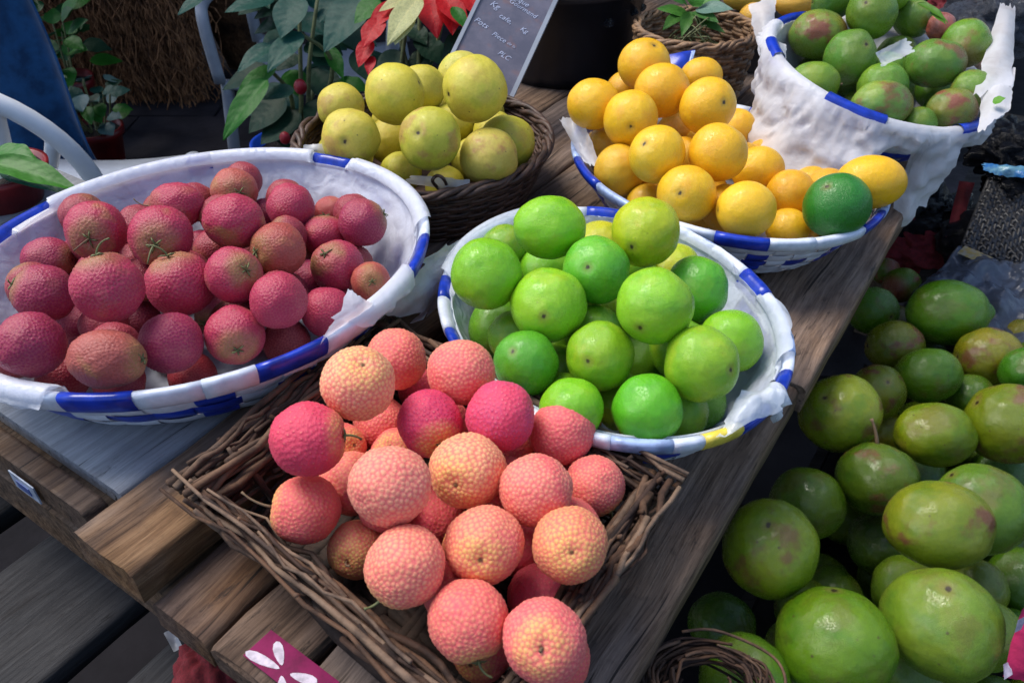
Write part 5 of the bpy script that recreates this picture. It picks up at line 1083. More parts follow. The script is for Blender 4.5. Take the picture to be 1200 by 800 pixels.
def pot(parent, r, h, mat, soil=True, z0=0.0):
    V, Fc = lathe_data([(.0001, z0), (r * .72, z0), (r * .95, z0 + h * .82), (r * 1.05, z0 + h * .83), (r * 1.08, z0 + h), (r * .98, z0 + h), (r * .92, z0 + h * .85), (.0001, z0 + h * .84)], 36)
    link("pot", mesh_of("pot", V, Fc, mat), parent)
    if soil:
        V, Fc = [], []; n = 24
        V = [(0, 0, z0 + h * .92)]
        for q in range(1, 5):
            for i in range(n): a = 2 * PI * i / n; V.append((r * .93 * q / 4 * math.cos(a), r * .93 * q / 4 * math.sin(a), z0 + h * .88 + .10 * r * nz(i * .8, q * 1.3)))
        Fc = [(0, 1 + i, 1 + (i + 1) % n) for i in range(n)] + [(1 + q * n + i, 1 + (q + 1) * n + i, 1 + (q + 1) * n + (i + 1) % n, 1 + q * n + (i + 1) % n) for q in range(3) for i in range(n)]
        link("soil", mesh_of("soil", V, Fc, M['soil']), parent)
BG, GG, DG, RR, CR = (.018, .098, .070), (.026, .17, .014), (.009, .050, .024), (.60, .008, .015), (.62, .62, .28)
pz = Vector((-0.5244, 1.7786, 0.4865))
poin = root("leafy_plant", (pz.x, pz.y, .30), "tall plant with broad bluish green leaves in a blue pot left of the guavas", "plant")
pot(poin, .085, pz.z - .30 + .01, M['bluepot'])
stems = [((-0.4949, 1.7846, 0.5264), (-0.4739, 1.8034, 0.6793), (-0.4671, 1.8560, 0.8104)), ((-0.4841, 1.8036, 0.5181), (-0.4649, 1.8314, 0.6501), (-0.4357, 1.8863, 0.7842)), ((-0.5143, 1.7973, 0.5102), (-0.5079, 1.7951, 0.6041), (-0.5329, 1.7670, 0.6654)), ((-0.4679, 1.8036, 0.5181), (-0.4013, 1.7975, 0.6718), (-0.4562, 1.7776, 0.7434)), ((-0.5072, 1.8511, 0.4976), (-0.4554, 1.9665, 0.6438), (-0.3933, 2.0036, 0.7714))]
for s3 in stems:
    tube("stem", [Vector(q) - poin.location for q in ((pz.x, pz.y, pz.z), *s3)], [.007, .006, .005, .004], M['calyx'], poin, 7)
PL = [((-0.4618, 1.8280, 0.8072), (-0.4927, 1.7368, 0.7562), .034, BG), ((-0.4562, 1.7799, 0.7463), (-0.5154, 1.6743, 0.7094), .026, BG), ((-0.5269, 1.7842, 0.7194), (-0.5916, 1.7119, 0.6925), .019, BG), ((-0.5215, 1.7740, 0.6743), (-0.6059, 1.6941, 0.6376), .022, GG), ((-0.5283, 1.7170, 0.6666), (-0.6208, 1.6048, 0.5891), .026, GG),
      ((-0.3140, 1.8303, 0.8101), (-0.4042, 1.7211, 0.7364), .042, BG), ((-0.4127, 1.8212, 0.7018), (-0.3741, 1.7600, 0.6565), .016, GG), ((-0.3955, 1.7703, 0.6373), (-0.3156, 1.7459, 0.6387), .024, GG), ((-0.4873, 1.7620, 0.6268), (-0.5574, 1.7330, 0.6224), .020, BG), ((-0.5232, 1.8085, 0.5888), (-0.6094, 1.7442, 0.5398), .036, DG),
      ((-0.6650, 1.8280, 0.8072), (-0.7194, 1.7866, 0.7871), .014, BG), ((-0.5194, 1.8467, 0.7986), (-0.6172, 1.7934, 0.7957), .026, BG), ((-0.4897, 1.7901, 0.5656), (-0.5821, 1.7285, 0.5198), .040, DG), ((-0.4844, 1.8483, 0.6716), (-0.5371, 1.8115, 0.6572), .020, DG), ((-0.4739, 1.8023, 0.5811), (-0.3907, 1.7466, 0.5428), .034, DG), ((-0.4740, 1.8911, 0.6289), (-0.3992, 1.8217, 0.5734), .034, DG),
      ((-0.4892, 1.9489, 0.6699), (-0.3992, 1.8959, 0.6673), .036, DG), ((-0.5143, 1.9661, 0.7239), (-0.4304, 1.9051, 0.7113), .030, BG), ((-0.4034, 1.9661, 0.7239), (-0.3433, 1.8935, 0.6642), .032, DG), ((-0.3961, 1.9145, 0.7876), (-0.4357, 1.8579, 0.7482), .030, BG), ((-0.5134, 1.8488, 0.6400), (-0.4844, 1.7926, 0.6011), .026, GG), ((-0.4599, 1.8286, 0.5498), (-0.5035, 1.7473, 0.5114), .04, DG), ((-0.5446, 1.8036, 0.5181), (-0.4699, 1.7387, 0.5005), .036, DG), ((-0.3653, 1.8758, 0.6741), (-0.3125, 1.8120, 0.6256), .026, DG)]
for k, (b_, t_, w_, c_) in enumerate(PL): place_leaf(poin, b_, t_, w_, c_, k=k)
lr = random.Random(12)
for k in range(34):
    cx, cy = (-0.5045, 1.9577, 0.5842)[0] + lr.uniform(-.12, .14), (-0.5045, 1.9577, 0.5842)[1] + lr.uniform(-.02, .10); cz = lr.uniform(.42, .92); a = lr.uniform(0, 2 * PI)
    b_ = Vector((cx, cy, cz)); place_leaf(poin, b_, b_ + Vector((math.cos(a), math.sin(a) * .5 - .2, -.25)).normalized() * lr.uniform(.09, .14), lr.uniform(.026, .038), lr.choice((DG, DG, BG, (.02, .09, .05))), k=k)
V, Fc = ICO4; o = link("bud", np_mesh("bud", V * np.array([1, 1, 1.2]), Fc, M['berry']), poin, Vector((-0.4581, 1.7067, 0.6536)) - poin.location); o.scale = (.014, .014, .014)
o = link("bud", o.data, poin, Vector((-0.4970, 1.6568, 0.5582)) - poin.location); o.scale = (.012, .011, .012)
# stool under it
stl = root("plant_stand", (pz.x, pz.y, 0), "dark crate standing under the leafy plant", "crate")
V, Fc = box_data(-.14, .14, -.14, .14, 0, .299); link("crate_box", mesh_of("crate_box", V, Fc, M['darkplastic'], False), stl)
for s_ in range(4):
    V, Fc = box_data(-.142, .142, -.148, -.141, .02 + s_ * .07, .07 + s_ * .07); link("slat", mesh_of("slat", V, Fc, M['darkplastic'], False), stl)

rz = Vector((-0.2136, 1.7073, 0.6382))
red = root("poinsettia", (rz.x, rz.y, .38), "poinsettia with red and cream bracts behind the guavas", "plant")
pot(red, .085, rz.z - .38, M['tub'])
for s3 in (((-0.2191, 1.7006, 0.6782), (-0.2555, 1.7505, 0.8382)), ((-0.2008, 1.7006, 0.6782), (-0.1926, 1.7771, 0.8396)), ((-0.1826, 1.7006, 0.6782), (-0.1248, 1.7771, 0.8396)), ((-0.2374, 1.7006, 0.6782), (-0.2150, 1.7178, 0.7967))):
    tube("stem", [Vector(q) - red.location for q in (tuple(rz), *s3)], [.006, .005, .004], M['calyx'], red, 7)
RL = [((-0.2270, 1.6956, 0.8331), (-0.2851, 1.6225, 0.8051), .020, RR), ((-0.2599, 1.6536, 0.8122), (-0.2933, 1.5916, 0.7821), .020, RR), ((-0.2820, 1.6283, 0.7802), (-0.3036, 1.5768, 0.7472), .016, RR), ((-0.2786, 1.6072, 0.7536), (-0.2835, 1.5664, 0.7341), .010, RR), ((-0.1834, 1.6809, 0.8469), (-0.2435, 1.5774, 0.7965), .024, CR), ((-0.1978, 1.7019, 0.8412), (-0.2617, 1.6474, 0.8367), .016, CR), ((-0.2072, 1.6641, 0.8255), (-0.2285, 1.5855, 0.7906), .024, CR),
      ((-0.1741, 1.7273, 0.8410), (-0.1495, 1.6346, 0.7882), .026, RR), ((-0.1479, 1.7041, 0.8439), (-0.0839, 1.6246, 0.8078), .022, RR), ((-0.1254, 1.7273, 0.8410), (-0.1189, 1.6388, 0.7935), .026, RR), ((-0.0958, 1.7273, 0.8410), (-0.0577, 1.6578, 0.8175), .020, RR), ((-0.1174, 1.6474, 0.8367), (-0.0861, 1.6020, 0.8114), .012, GG), ((-0.0969, 1.7003, 0.7746), (-0.1428, 1.6474, 0.7399), .018, DG), ((-0.1985, 1.7368, 0.7562), (-0.1427, 1.6788, 0.7150), .026, DG),
      ((-0.2374, 1.7346, 0.7212), (-0.2887, 1.6786, 0.6826), .026, DG), ((-0.2166, 1.7480, 0.7704), (-0.1783, 1.7053, 0.7486), .020, DG), ((-0.1826, 1.7346, 0.7212), (-0.2130, 1.6786, 0.6826), .024, DG), ((-0.2764, 1.7606, 0.8186), (-0.3278, 1.7134, 0.7912), .024, GG), ((-0.1478, 1.7662, 0.7289), (-0.1004, 1.7006, 0.6782), .026, DG)]
for k, (b_, t_, w_, c_) in enumerate(RL): place_leaf(red, b_, t_, w_, c_, k=k, name="bract" if c_ in (RR, CR) else "leaf")
st2 = root("plant_stand", (rz.x, rz.y, 0), "dark crate standing under the poinsettia", "crate")
V, Fc = box_data(-.13, .13, -.13, .13, 0, .378); link("crate_box", mesh_of("crate_box", V, Fc, M['darkplastic'], False), st2)
for s_ in range(4):
    V, Fc = box_data(-.132, .132, -.138, -.131, .02 + s_ * .09, .09 + s_ * .09); link("slat", mesh_of("slat", V, Fc, M['darkplastic'], False), st2)

# pot plant at the left, behind the dark lychees
lp = root("pot_plant", (-.668, .955, .784), "glossy red pot of dark soil with green leaves at the left picture edge", "plant")
pot(lp, .058, .048, M['redpot'])
for k, (b_, t_, w_, c_) in enumerate([((-0.6388, 0.9045, 0.8641), (-0.5197, 0.8709, 0.8538), .017, (.035, .17, .012)), ((-0.6605, 0.9495, 0.8565), (-0.5945, 0.9282, 0.8618), .018, GG), ((-0.6369, 0.9177, 0.8485), (-0.5618, 0.8877, 0.8428), .014, BG), ((-0.6582, 0.9111, 0.8402), (-0.6075, 0.9098, 0.8547), .016, (.22, .30, .30)), ((-0.6172, 0.9380, 0.8420), (-0.5478, 0.8993, 0.8252), .014, DG)]):
    place_leaf(lp, b_, t_, w_, c_, k=k, up=(0, -.2, 1))
for x_ in (-.03, -.02):
    tube("stem", [(x_, 0, .045), (x_ * 1.5 - .01, .02, .075), (x_ * 2 - .02, .035, .10)], .0022, M['calyx'], lp, 5)

def leafy_clump(parent, c, n, spread, size, cols, seed, height):
    r = random.Random(seed)
    for k in range(n):
        a = r.uniform(0, 2 * PI); e = r.uniform(-.1, 1.0); d = Vector((math.cos(a) * math.cos(e), math.sin(a) * math.cos(e), math.sin(e)))
        b_ = Vector(c) + Vector((d.x * spread * .45, d.y * spread * .45, r.uniform(.1, 1) * height)) ; t_ = b_ + d * size * r.uniform(.7, 1.2) + Vector((0, 0, -.2 * size))
        place_leaf(parent, b_, t_, size * r.uniform(.25, .36), r.choice(cols), k=k)
        if k % 4 == 0: tube("stem", [Vector((0, 0, Vector(c).z - parent.location.z - .03)), (b_ - parent.location) * .6, b_ - parent.location], .003, M['calyx'], parent, 5)
f1 = root("potted_shrub", (-1.455, 2.66, 0), "small leafy shrub in a dark red pot on the floor beside the blue cloth", "plant")
pot(f1, .088, .15, M['redpot'])
leafy_clump(f1, (-1.455, 2.66, .15), 46, .20, .075, [BG, DG, GG, (.10, .20, .20)], 3, .16)
f2 = root("potted_shrub", (-1.66, 2.95, 0), "bright green shrub in a red pot under the hanging fibre", "plant")
pot(f2, .09, .22, M['redpot'])
leafy_clump(f2, (-1.66, 2.95, .22), 44, .22, .10, [GG, DG, (.02, .11, .03)], 8, .26)

# ---------------------------------------------------------------- chairs
def arch(cx, w, z0, z1, n=16):
    return [(cx + w * math.cos(PI * i / n), 0, z0 + (z1 - z0) * math.sin(PI * i / n)) for i in range(n + 1)]
def chair(name, label, loc, rotz, mat, tr, scale=1.0, hw=.25, zc=.55, rise=.25, arms=True):
    """moulded garden chair; local -Y is its back, arms and legs are tubes"""
    r = root(name, loc, label, "chair", rotz, "plastic garden chairs"); r.scale = (scale,) * 3
    V, Fc = [], []
    for j in range(9):
        for i in range(11):
            x = -.23 + .46 * i / 10; y = -.20 + .42 * j / 8; V.append((x, y, .43 - .018 * (1 - (x / .23) ** 2) + .006 * j / 8))
    for j in range(8):
        for i in range(10):
            a = j * 11 + i; Fc.append((a, a + 1, a + 12, a + 11))
    nb = len(V); V += [(x, y, z - .014) for x, y, z in V]; Fc += [tuple(nb + q for q in reversed(f)) for f in Fc[:80]]
    edge = [i for i in range(11)] + [j * 11 + 10 for j in range(1, 9)] + [88 + i for i in range(9, -1, -1)] + [j * 11 for j in range(7, 0, -1)]
    for i in range(len(edge)): a, b_ = edge[i], edge[(i + 1) % len(edge)]; Fc.append((b_, a, a + nb, b_ + nb))
    link("seat", mesh_of("seat", V, Fc, mat), r)
    bl = lambda x, y, t: (x, y - .10 * t, .43 + .37 * t)
    pts = [(-hw * .97, -.19, .43)] + [(-hw * math.cos(PI * i / 24), -.20 - .05 * math.sin(PI * i / 24), zc + rise * math.sin(PI * i / 24)) for i in range(25)] + [(hw * .97, -.19, .43)]
    tube("back_frame", pts, tr, mat, r, 12)
    for i in range(5):
        a = PI * (.5 + (i - 2) * .16); e = (-hw * math.cos(a), -.20 - .05 * math.sin(a), zc + rise * math.sin(a)); s = (-.3 * hw * math.cos(a), -.20, .44)
        tube("back_slat", [s, tuple((s[k] + e[k]) / 2 for k in range(3)), e], [tr * .7, tr * .62, tr * .85], mat, r, 10)
    for sx in (-1, 1):
        if arms: tube("armrest", [(sx * .25, -.21, .60), (sx * .275, -.05, .635), (sx * .28, .12, .64), (sx * .265, .20, .60), (sx * .25, .215, .44)], tr * .9, mat, r, 12)
        tube("leg", [(sx * .235, .20, .44), (sx * .25, .23, .22), (sx * .265, .25, 0)], [tr, tr * .95, tr * .8], mat, r, 12)
        tube("leg", [(sx * .23, -.19, .44), (sx * .245, -.25, .22), (sx * .26, -.30, 0)], [tr, tr * .95, tr * .8], mat, r, 12)
    return r
# near chair: the right half of its back arch shows at the left edge; far chair: one leg and armrest left of the plant
chair("garden_chair", "white plastic garden chair whose curved back shows at the left edge", (-1.017, 1.62, 0), 0.0, M['chair'], .0185, 1.0, .208, .565, .215, False)
ch2 = chair("garden_chair", "greyish plastic garden chair whose leg and armrest stand left of the leafy plant", (-.60, 2.52, 0), math.radians(180), M['chairgrey'], .019, 1.0)

# ---------------------------------------------------------------- cloth, fibre, tub, things at the back
V, Fc = [], []; n, m = 70, 30
e0, e1 = Vector((-1.1137, 2.0435, 0.7412)), Vector((-1.0640, 1.7869, 0.4163))
for j in range(m + 1):
    t = j / m; z = 1.35 - 1.32 * t
    xr = e0.x + (e1.x - e0.x) * (e0.z - z) / (e0.z - e1.z)
    for i in range(n + 1):
        s = i / n; x = xr - .95 * s
        V.append((x, 1.93 + .075 * math.sin(s * 30 + 1.5 * nz(t * 2, s * 3)) * (.3 + .7 * t) + .03 * nz(s * 5, t * 3) + .25 * s * 0, z + .0))
for j in range(m):
    for i in range(n):
        a = j * (n + 1) + i; Fc.append((a, a + 1, a + n + 2, a + n + 1))
cl = link("hanging_cloth", mesh_of("hanging_cloth", V, Fc, M['denim']))
md = cl.modifiers.new("thick", 'SOLIDIFY'); md.thickness = .004
tag(cl, "dark blue cloth hanging in soft folds at the upper left behind the white chair", "cloth")
tube("clothes_rail", [(-2.3, 1.93, 1.36), (-1.6, 1.93, 1.365), (-.95, 1.93, 1.36)], .012, M['metal'], None, 10); tag(bpy.data.objects["clothes_rail"], "metal rail holding up the blue cloth above the picture", "rail")

tk = root("fibre_bale", (-1.62, 3.55, 0), "brown trunk hung with loose coconut fibre at the upper left", "tree trunk")
def trunk(name, x, y, r0, r1, h, seed, parent, z0=0.0):
    V, Fc = [], []; sg, hn = 28, 22
    for j in range(hn + 1):
        t = j / hn; r = r0 + (r1 - r0) * t
        for i in range(sg):
            a = 2 * PI * i / sg; rr = r * (1 + .10 * nz(math.cos(a) * 2 + seed, math.sin(a) * 2, t * 5) + .04 * nz(math.cos(a) * 7, math.sin(a) * 7 + seed, t * 16)) * (1 - .45 * max(0, .18 - t) / .18)
            V.append((x + rr * math.cos(a), y + rr * math.sin(a), z0 + h * t))
    for j in range(hn):
        for i in range(sg): i2 = (i + 1) % sg; Fc.append((j * sg + i, j * sg + i2, (j + 1) * sg + i2, (j + 1) * sg + i))
    Fc.append(tuple(hn * sg + i for i in range(sg)))
    return link(name, mesh_of(name, V, Fc, M['bark']), parent)
trunk("trunk", .10, .0, .20, .24, 1.5, 2, tk, .02)
trunk("trunk", -.34, -.04, .17, .21, 1.5, 5, tk, .02)
trunk("trunk", .40, .10, .12, .16, 1.5, 7, tk, .02)
fb = Batch(); fr_ = random.Random(6)
for k in range(3200):
    g = fr_.choice(((-.40, .9), (-.26, 1.0), (-.12, .95), (.0, 1.1), (.10, 1.0), (.20, 1.0), (.28, 1.0)))
    x = g[0] + fr_.gauss(0, .055); z = fr_.uniform(.28, .80); l = fr_.uniform(.16, .46); y = -.26 - abs(fr_.gauss(0, .04)); sw = fr_.gauss(0, .05); sd = fr_.uniform(0, 99); w = fr_.uniform(.0012, .0028); pts = []
    for i in range(8):
        t = i / 7; pts.append(Vector((x + sw * t + .09 * nz(t * 2.2, sd) + .03 * nz(t * 6, sd + 3), y + .05 * nz(t * 2, sd + 7), z - l * t + .02 * nz(t * 3, sd))))
    V = []
    for p in pts: V += [p + Vector((w, 0, 0)), p + Vector((-w, 0, 0)), p + Vector((0, -w, 0))]
    Fc = []
    for i in range(7):
        for e in range(3): e2 = (e + 1) % 3; Fc.append((i * 3 + e, i * 3 + e2, i * 3 + 3 + e2, i * 3 + 3 + e))
    fb.add(V, Fc)
o = link("fibre", fb.mesh("fibre", [M['coir']]), tk); o["kind"] = "stuff"

tub = root("plastic_tub", (.100, 1.56, .7505), "big black plastic tub behind the price board and guavas", "tub")
V, Fc = lathe_data([(.0001, 0), (.120, 0), (.128, .02), (.148, .155), (.156, .157), (.158, .172), (.148, .173), (.144, .155), (.120, .02), (.0001, .015)], 48)
link("tub_shell", mesh_of("tub_shell", V, Fc, M['tub']), tub)
def crumple(name, loc, size, mat, seed, amp=.35, parent=None, sub=ICO5, freq=2.0):
    v, f = sub; o_ = []
    for p in v:
        q = Vector(p) * freq + Vector((seed * 5.1, 0, 0)); d = 1 + amp * (abs(noise.noise(q)) * 1.6 - .4 + .5 * abs(noise.noise(q * 2.3)) + .22 * abs(noise.noise(q * 5.1)))
        o_.append(Vector(p) * d)
    o = link(name, np_mesh(name, np.array([x[:] for x in o_]), f, mat), parent, loc); o.scale = size; return o
for k, (x, y) in enumerate(((-.05, -.05), (.05, -.06), (.0, .05))):
    rel(crumple("plastic_bag", (tub.location.x + x, tub.location.y + y, .885), (.065, .055, .035), M['greyfilm' if k != 1 else 'blackbag'], k, .5), type('o', (), {'location': (0, 0, 0)})())
for k, o in enumerate([q for q in bpy.data.objects if q.name.startswith("plastic_bag")]):
    tag(o, ("crumpled grey plastic bag in the left of the black tub", "crumpled black plastic bag in the right of the black tub", "crumpled grey plastic bag at the back of the black tub")[k], "bag")
# leaves in the small wicker basket
herb = root("leafy_sprigs", (.312, 1.40, .835), "green leafy sprigs lying in the small tan wicker basket", "herbs")
for k, (b_, t_, w_, c_) in enumerate([((0.3018, 1.4371, 0.8931), (0.2703, 1.4166, 0.9317), .012, (.06, .20, .03)), ((0.3106, 1.4389, 0.8954), (0.3205, 1.4395, 0.9284), .014, (.07, .24, .03)), ((0.3150, 1.4353, 0.8908), (0.3670, 1.3990, 0.9093), .016, (.16, .28, .22)), ((0.3047, 1.4335, 0.8885), (0.2845, 1.3708, 0.8736), .010, (.05, .16, .02)), ((0.3018, 1.4298, 0.8839), (0.2483, 1.4198, 0.9035), .012, (.07, .22, .03)),
      ((0.3106, 1.4335, 0.8885), (0.3442, 1.3849, 0.8915), .012, (.05, .16, .03)), ((0.3270, 1.4616, 0.8918), (0.3692, 1.4553, 0.9161), .014, (.08, .26, .04)), ((0.2930, 1.4316, 0.8862), (0.2532, 1.3778, 0.8825), .010, (.05, .15, .02)), ((0.3150, 1.4244, 0.8770), (0.3583, 1.3845, 0.8749), .010, (.04, .13, .02)), ((0.3002, 1.4634, 0.8942), (0.2564, 1.4571, 0.9184), .012, (.05, .18, .03))]):
    place_leaf(herb, b_, t_, w_, c_, k=k)
hr = random.Random(9)
for k in range(26):
    a, z = hr.uniform(0, 6.28), hr.uniform(-.02, .03); q = Vector((math.cos(a), math.sin(a), 0)) * hr.uniform(.01, .06)
    tube("stem", [q + Vector((0, 0, z)), q * .3 + Vector((hr.uniform(-.03, .03), hr.uniform(-.03, .03), z + .03)), -q * .8 + Vector((0, 0, z + .01))], .0012, M['calyx'], herb, 5)
# yellow mangoes beyond
for k, (p, sc, lb) in enumerate((((0.5106, 1.5062, 0.8838), (.042, .030, .026), "orange-yellow mango lying behind the left corner of the mango basket"), ((0.4538, 1.5522, 0.8452), (.030, .028, .026), "yellow mango partly hidden behind the tissue of the mango basket"), ((0.4746, 1.7009, 0.8399), (.050, .030, .026), "pale orange mango at the top edge beyond the small wicker basket"))):
    o = link("yellow_mango", smooth_mesh("yellow_mango_body", 30 + k, M['orange'], 1, .04, .02), None, p, (.80, .42 + .06 * (k == 2), .05, .2)); o.scale = sc; tag(o, lb, "mango", "yellow mangoes behind the baskets")
pl_ = root("fruit_tray", (Vector((0.5019, 1.6141, 0.8429)).x, Vector((0.5019, 1.6141, 0.8429)).y, .7505), "low dark tray carrying the yellow mangoes at the back of the table", "tray")
V, Fc = box_data(-.11, .13, -.09, .11, 0, max(.01, Vector((0.5019, 1.6141, 0.8429)).z - .7505 - .035)); link("tray_body", mesh_of("tray_body", V, Fc, M['darkplastic'], False), pl_)

# ---------------------------------------------------------------- crate of green mangoes right of the table
cr = root("mango_crate", tuple(tp(.45, .30, .0)), "dark slatted crate full of green mangoes standing beside the table", "crate")
def crb(nm_, s0, s1, t0, t1, z0, z1, c=(.5, .5, .5)):
    o = orient_block(nm_, s0, s1, t0, t1, z0, z1, M['darkwall'], cr); rel(o, cr); return o
crb("crate_floor", -.15, 1.02, -.07, .62, .385, .40)
for z0 in (.405, .455, .505):
    crb("slat", 1.02, 1.035, -.07, .62, z0, z0 + .042); crb("slat", -.165, -.15, -.07, .62, z0, z0 + .042)
    crb("slat", -.15, 1.02, .62, .635, z0, z0 + .042)
crb("slat", -.15, 1.02, -.085, -.07, .405, .447)
for s_, t_ in ((-.13, -.05), (1.0, -.05), (-.13, .60), (1.0, .60)):
    crb("leg", s_ - .018, s_ + .018, t_ - .018, t_ + .018, 0, .384)

# things on the low bench beyond the crate at the right
bn = root("low_bench", tuple(tp(1.5, .35, 0)), "low dark bench behind the mango crate at the right", "bench")
def bnb(nm_, *a): o = orient_block(nm_, *a, M['darkwall'], bn); rel(o, bn); return o
for k in range(5): bnb("slat", 1.06, 2.3, -.06 + k * .18, .11 + k * .18, .47, .50)
for s_, t_ in ((1.1, -.03), (2.25, -.03), (1.1, .80), (2.25, .80)): bnb("leg", s_ - .025, s_ + .025, t_ - .025, t_ + .025, 0, .469)
# plastic wrapped pack with gold label
pk = root("wrapped_pack", (0.7665, 1.0585, 0.5600), "flat pack in grey plastic with a small gold label, beyond the crate of mangoes", "package")
c4 = [Vector(q) for q in ((0.6307, 1.0442, 0.5650), (0.7540, 0.8911, 0.5650), (0.8865, 1.1098, 0.6000), (0.7744, 1.1687, 0.6000))]
pp = patch("wrapping", c4, 60, 44, M['greyfilm'], .022, .015, pk, 20, seed=4); rel(pp, pk)
md = pp.modifiers.new("thick", 'SOLIDIFY'); md.thickness = .02; md.offset = -1
ins = patch("contents", [c + Vector((0, 0, -.012)) for c in c4], 6, 6, M['darkplastic'], .004, .0, pk); rel(ins, pk)
c4 = [Vector(q) + Vector((0, 0, .012)) for q in ((0.7247, 1.1153, 0.5900), (0.7581, 1.0700, 0.5900), (0.7785, 1.0918, 0.5920), (0.7455, 1.1357, 0.5920))]
gl = patch("gold_label", c4, 5, 3, M['goldlabel'], .002, .002, pk); rel(gl, pk)
# woven dark bag / box
wb_ = root("woven_bag", (0.8317, 1.2141, 0.6000), "dark woven plastic bag with ribbed sides at the right edge", "bag")
c0 = [Vector(q) for q in ((0.7453, 1.1414, 0.6000), (0.8470, 1.0358, 0.6000), (0.9317, 1.2151, 0.6600), (0.8274, 1.2681, 0.6600))]
bb = Batch()
for k in range(20):
    f = k / 19; a, b_ = c0[0].lerp(c0[3], f), c0[1].lerp(c0[2], f)
    pts = [a.lerp(b_, i / 24) + Vector((0, 0, .003 * math.cos(PI * (i + k)) + .008 * nz(i * .4, k * .3))) - wb_.location for i in range(25)]
    tube("weave_strip", pts, .0045, M['darkplastic'], wb_, 5)
for k in range(24):
    f = k / 23; a, b_ = c0[0].lerp(c0[1], f), c0[3].lerp(c0[2], f)
    pts = [a.lerp(b_, i / 19) + Vector((0, 0, -.003 * math.cos(PI * (i + k)) + .008 * nz(k * .4, i * .3))) - wb_.location for i in range(20)]
    tube("weave_strip", pts, .0045, M['darkplastic'], wb_, 5)
under = crumple("lining", wb_.location + Vector((0.02, .02, -.05)), (.09, .07, .06), M['blackbag'], 3, .25, wb_, ICO4); rel(under, wb_)
for nm_, px_, sz, mt, sd, lb, ct in (
    ("black_bag", (0.8545, 1.2946, 0.7000), (.060, .055, .045), 'blackbag', 1, "shiny black plastic bag right of the hanging tissue", "bag"),
    ("black_bag", (0.8795, 1.2531, 0.6400), (.05, .05, .03), 'blackbag', 6, "flattened black bag below the blue wrapper at the right edge", "bag"),
    ("dark_sack", (0.7861, 1.3137, 0.5000), (.10, .10, .05), 'redcloth', 2, "dark red sack in shade below the hanging tissue", "sack"),
    ("dark_sack", (0.7906, 1.3529, 0.5200), (.085, .085, .06), 'blackbag', 9, "black sack in shade between table edge and woven bag", "sack"),
    ("clear_bag", (0.8263, 1.4238, 0.8800), (.07, .08, .06), 'greyfilm', 4, "crumpled grey clear bag behind the mango basket at the upper right", "bag"),
    ("red_cloth", (0.8317, 1.5432, 0.8600), (.055, .05, .04), 'redcloth', 5, "dark red cloth bundle at the top behind the mangoes", "cloth")):
    tag(crumple(nm_, px_, sz, M[mt], sd, .4), lb, ct)
o = patch("red_strap", [(0.7598, 1.2187, 0.5700), (0.7782, 1.2130, 0.5700), (0.8402, 1.3238, 0.6200), (0.8167, 1.3338, 0.6200)], 6, 16, M['redcloth'], .004, .004, seed=3); tag(o, "dark red strap running down beside the woven bag", "strap")
o = patch("sweet_wrapper", [(0.7831, 1.2272, 0.6900), (0.8419, 1.2026, 0.6900), (0.8567, 1.2258, 0.7000), (0.7874, 1.2385, 0.7000)], 16, 8, M['bluewrap'], .010, .006, fray=.15, seed=7, freq=50); tag(o, "shiny blue and turquoise printed wrapper at the right edge", "wrapper")
o = patch("pink_cloth", [(0.4128, 0.3578, 0.6600), (0.4384, 0.3503, 0.6600), (0.4467, 0.3999, 0.7200), (0.4171, 0.3821, 0.7200)], 14, 22, M['pinkcloth'], .006, .010, fray=.03, seed=7); tag(o, "bright pink cloth with white pattern at the lower right corner", "cloth")
for c4 in ([(0.4095, 0.3671, 0.7080), (0.4159, 0.3701, 0.7080), (0.4181, 0.3745, 0.7220), (0.4082, 0.3698, 0.7220)], [(0.4089, 0.3585, 0.6750), (0.4160, 0.3615, 0.6750), (0.4169, 0.3534, 0.6680), (0.4076, 0.3489, 0.6680)]):
    w_ = patch("printed_patch", c4, 4, 4, M['petal'], .001, .001, o)
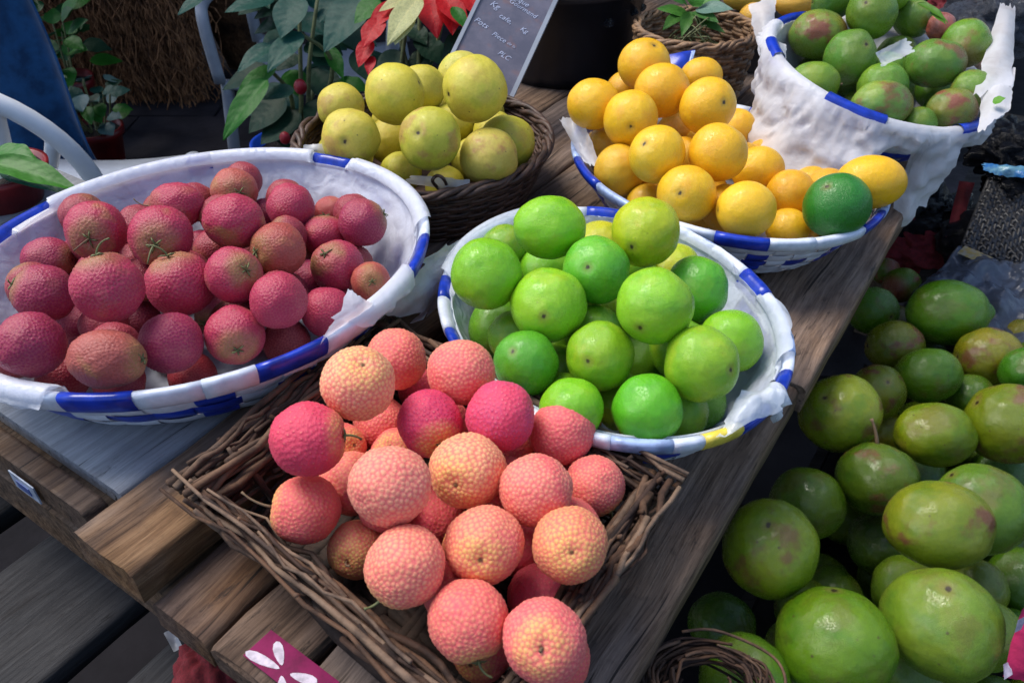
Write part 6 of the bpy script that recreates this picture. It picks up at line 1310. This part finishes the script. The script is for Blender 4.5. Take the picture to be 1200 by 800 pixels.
# leaf tips among fruit
ml = root("mango_leaf", (0.6148, 1.2169, 0.9531), "small fresh green leaves on a twig at the top of the mango basket", "leaf")
for k, (b_, t_) in enumerate((((0.5900, 1.2230, 0.9608), (0.6208, 1.1782, 0.9524)), ((0.6034, 1.2049, 0.9541), (0.6172, 1.1752, 0.9487)), ((0.5614, 1.2276, 0.9667), (0.5835, 1.2067, 0.9724)))):
    place_leaf(ml, b_, t_, .006, (.08, .22, .015), k=k)
ml2 = root("mango_leaf", (0.6194, 0.9897, 0.9075), "small green leaf at the right edge of the mango basket", "leaf")
place_leaf(ml2, (0.6096, 0.9884, 0.9058), (0.6197, 0.9827, 0.9147), .006, (.10, .30, .02), k=1)

# ---------------------------------------------------------------- low shelf boards under the table at the left
lw = root("low_shelf", tuple(tp(.3, -.75, 0)), "low shelf of dark grey boards under the left of the table", "shelf")
def lwp(*a, **k): return rel(plank(*a, **k), lw)
lwp("board", lw, -.35, 1.0, -.823, -.652, .50, .028, M['lowwood'], 21)
lwp("board", lw, -.35, 1.0, -.580, -.405, .50, .028, M['lowwood'], 22)
lwp("board", lw, -.35, 1.0, -1.10, -.905, .50, .028, M['lowwood'], 23, (.5, .5, .5))
for s_ in (-.30, .90): 
    o = orient_block("bearer", s_, s_ + .05, -1.1, -.41, .43, .471, M['lowwood'], lw); rel(o, lw)
for s_, t_ in ((-.28, -1.05), (.92, -1.05), (-.28, -.45), (.92, -.45)):
    o = orient_block("leg", s_ - .02, s_ + .02, t_ - .02, t_ + .02, 0, .429, M['lowwood'], lw); rel(o, lw)
rb_ = crumple("red_bag", (-0.2856, 0.4120, 0.5600), (.035, .05, .05), M['redcloth'], 8, .3); tag(rb_, "dark red bag under the front edge of the table", "bag")
o = patch("crumpled_wrapper", [(-0.3686, 0.4764, 0.5300), (-0.3607, 0.4824, 0.5300), (-0.3440, 0.4616, 0.5300), (-0.3522, 0.4568, 0.5300)], 8, 6, M['film'], .006, .004, seed=9, freq=60); tag(o, "small crumpled clear wrapper on the low board under the table corner", "wrapper")
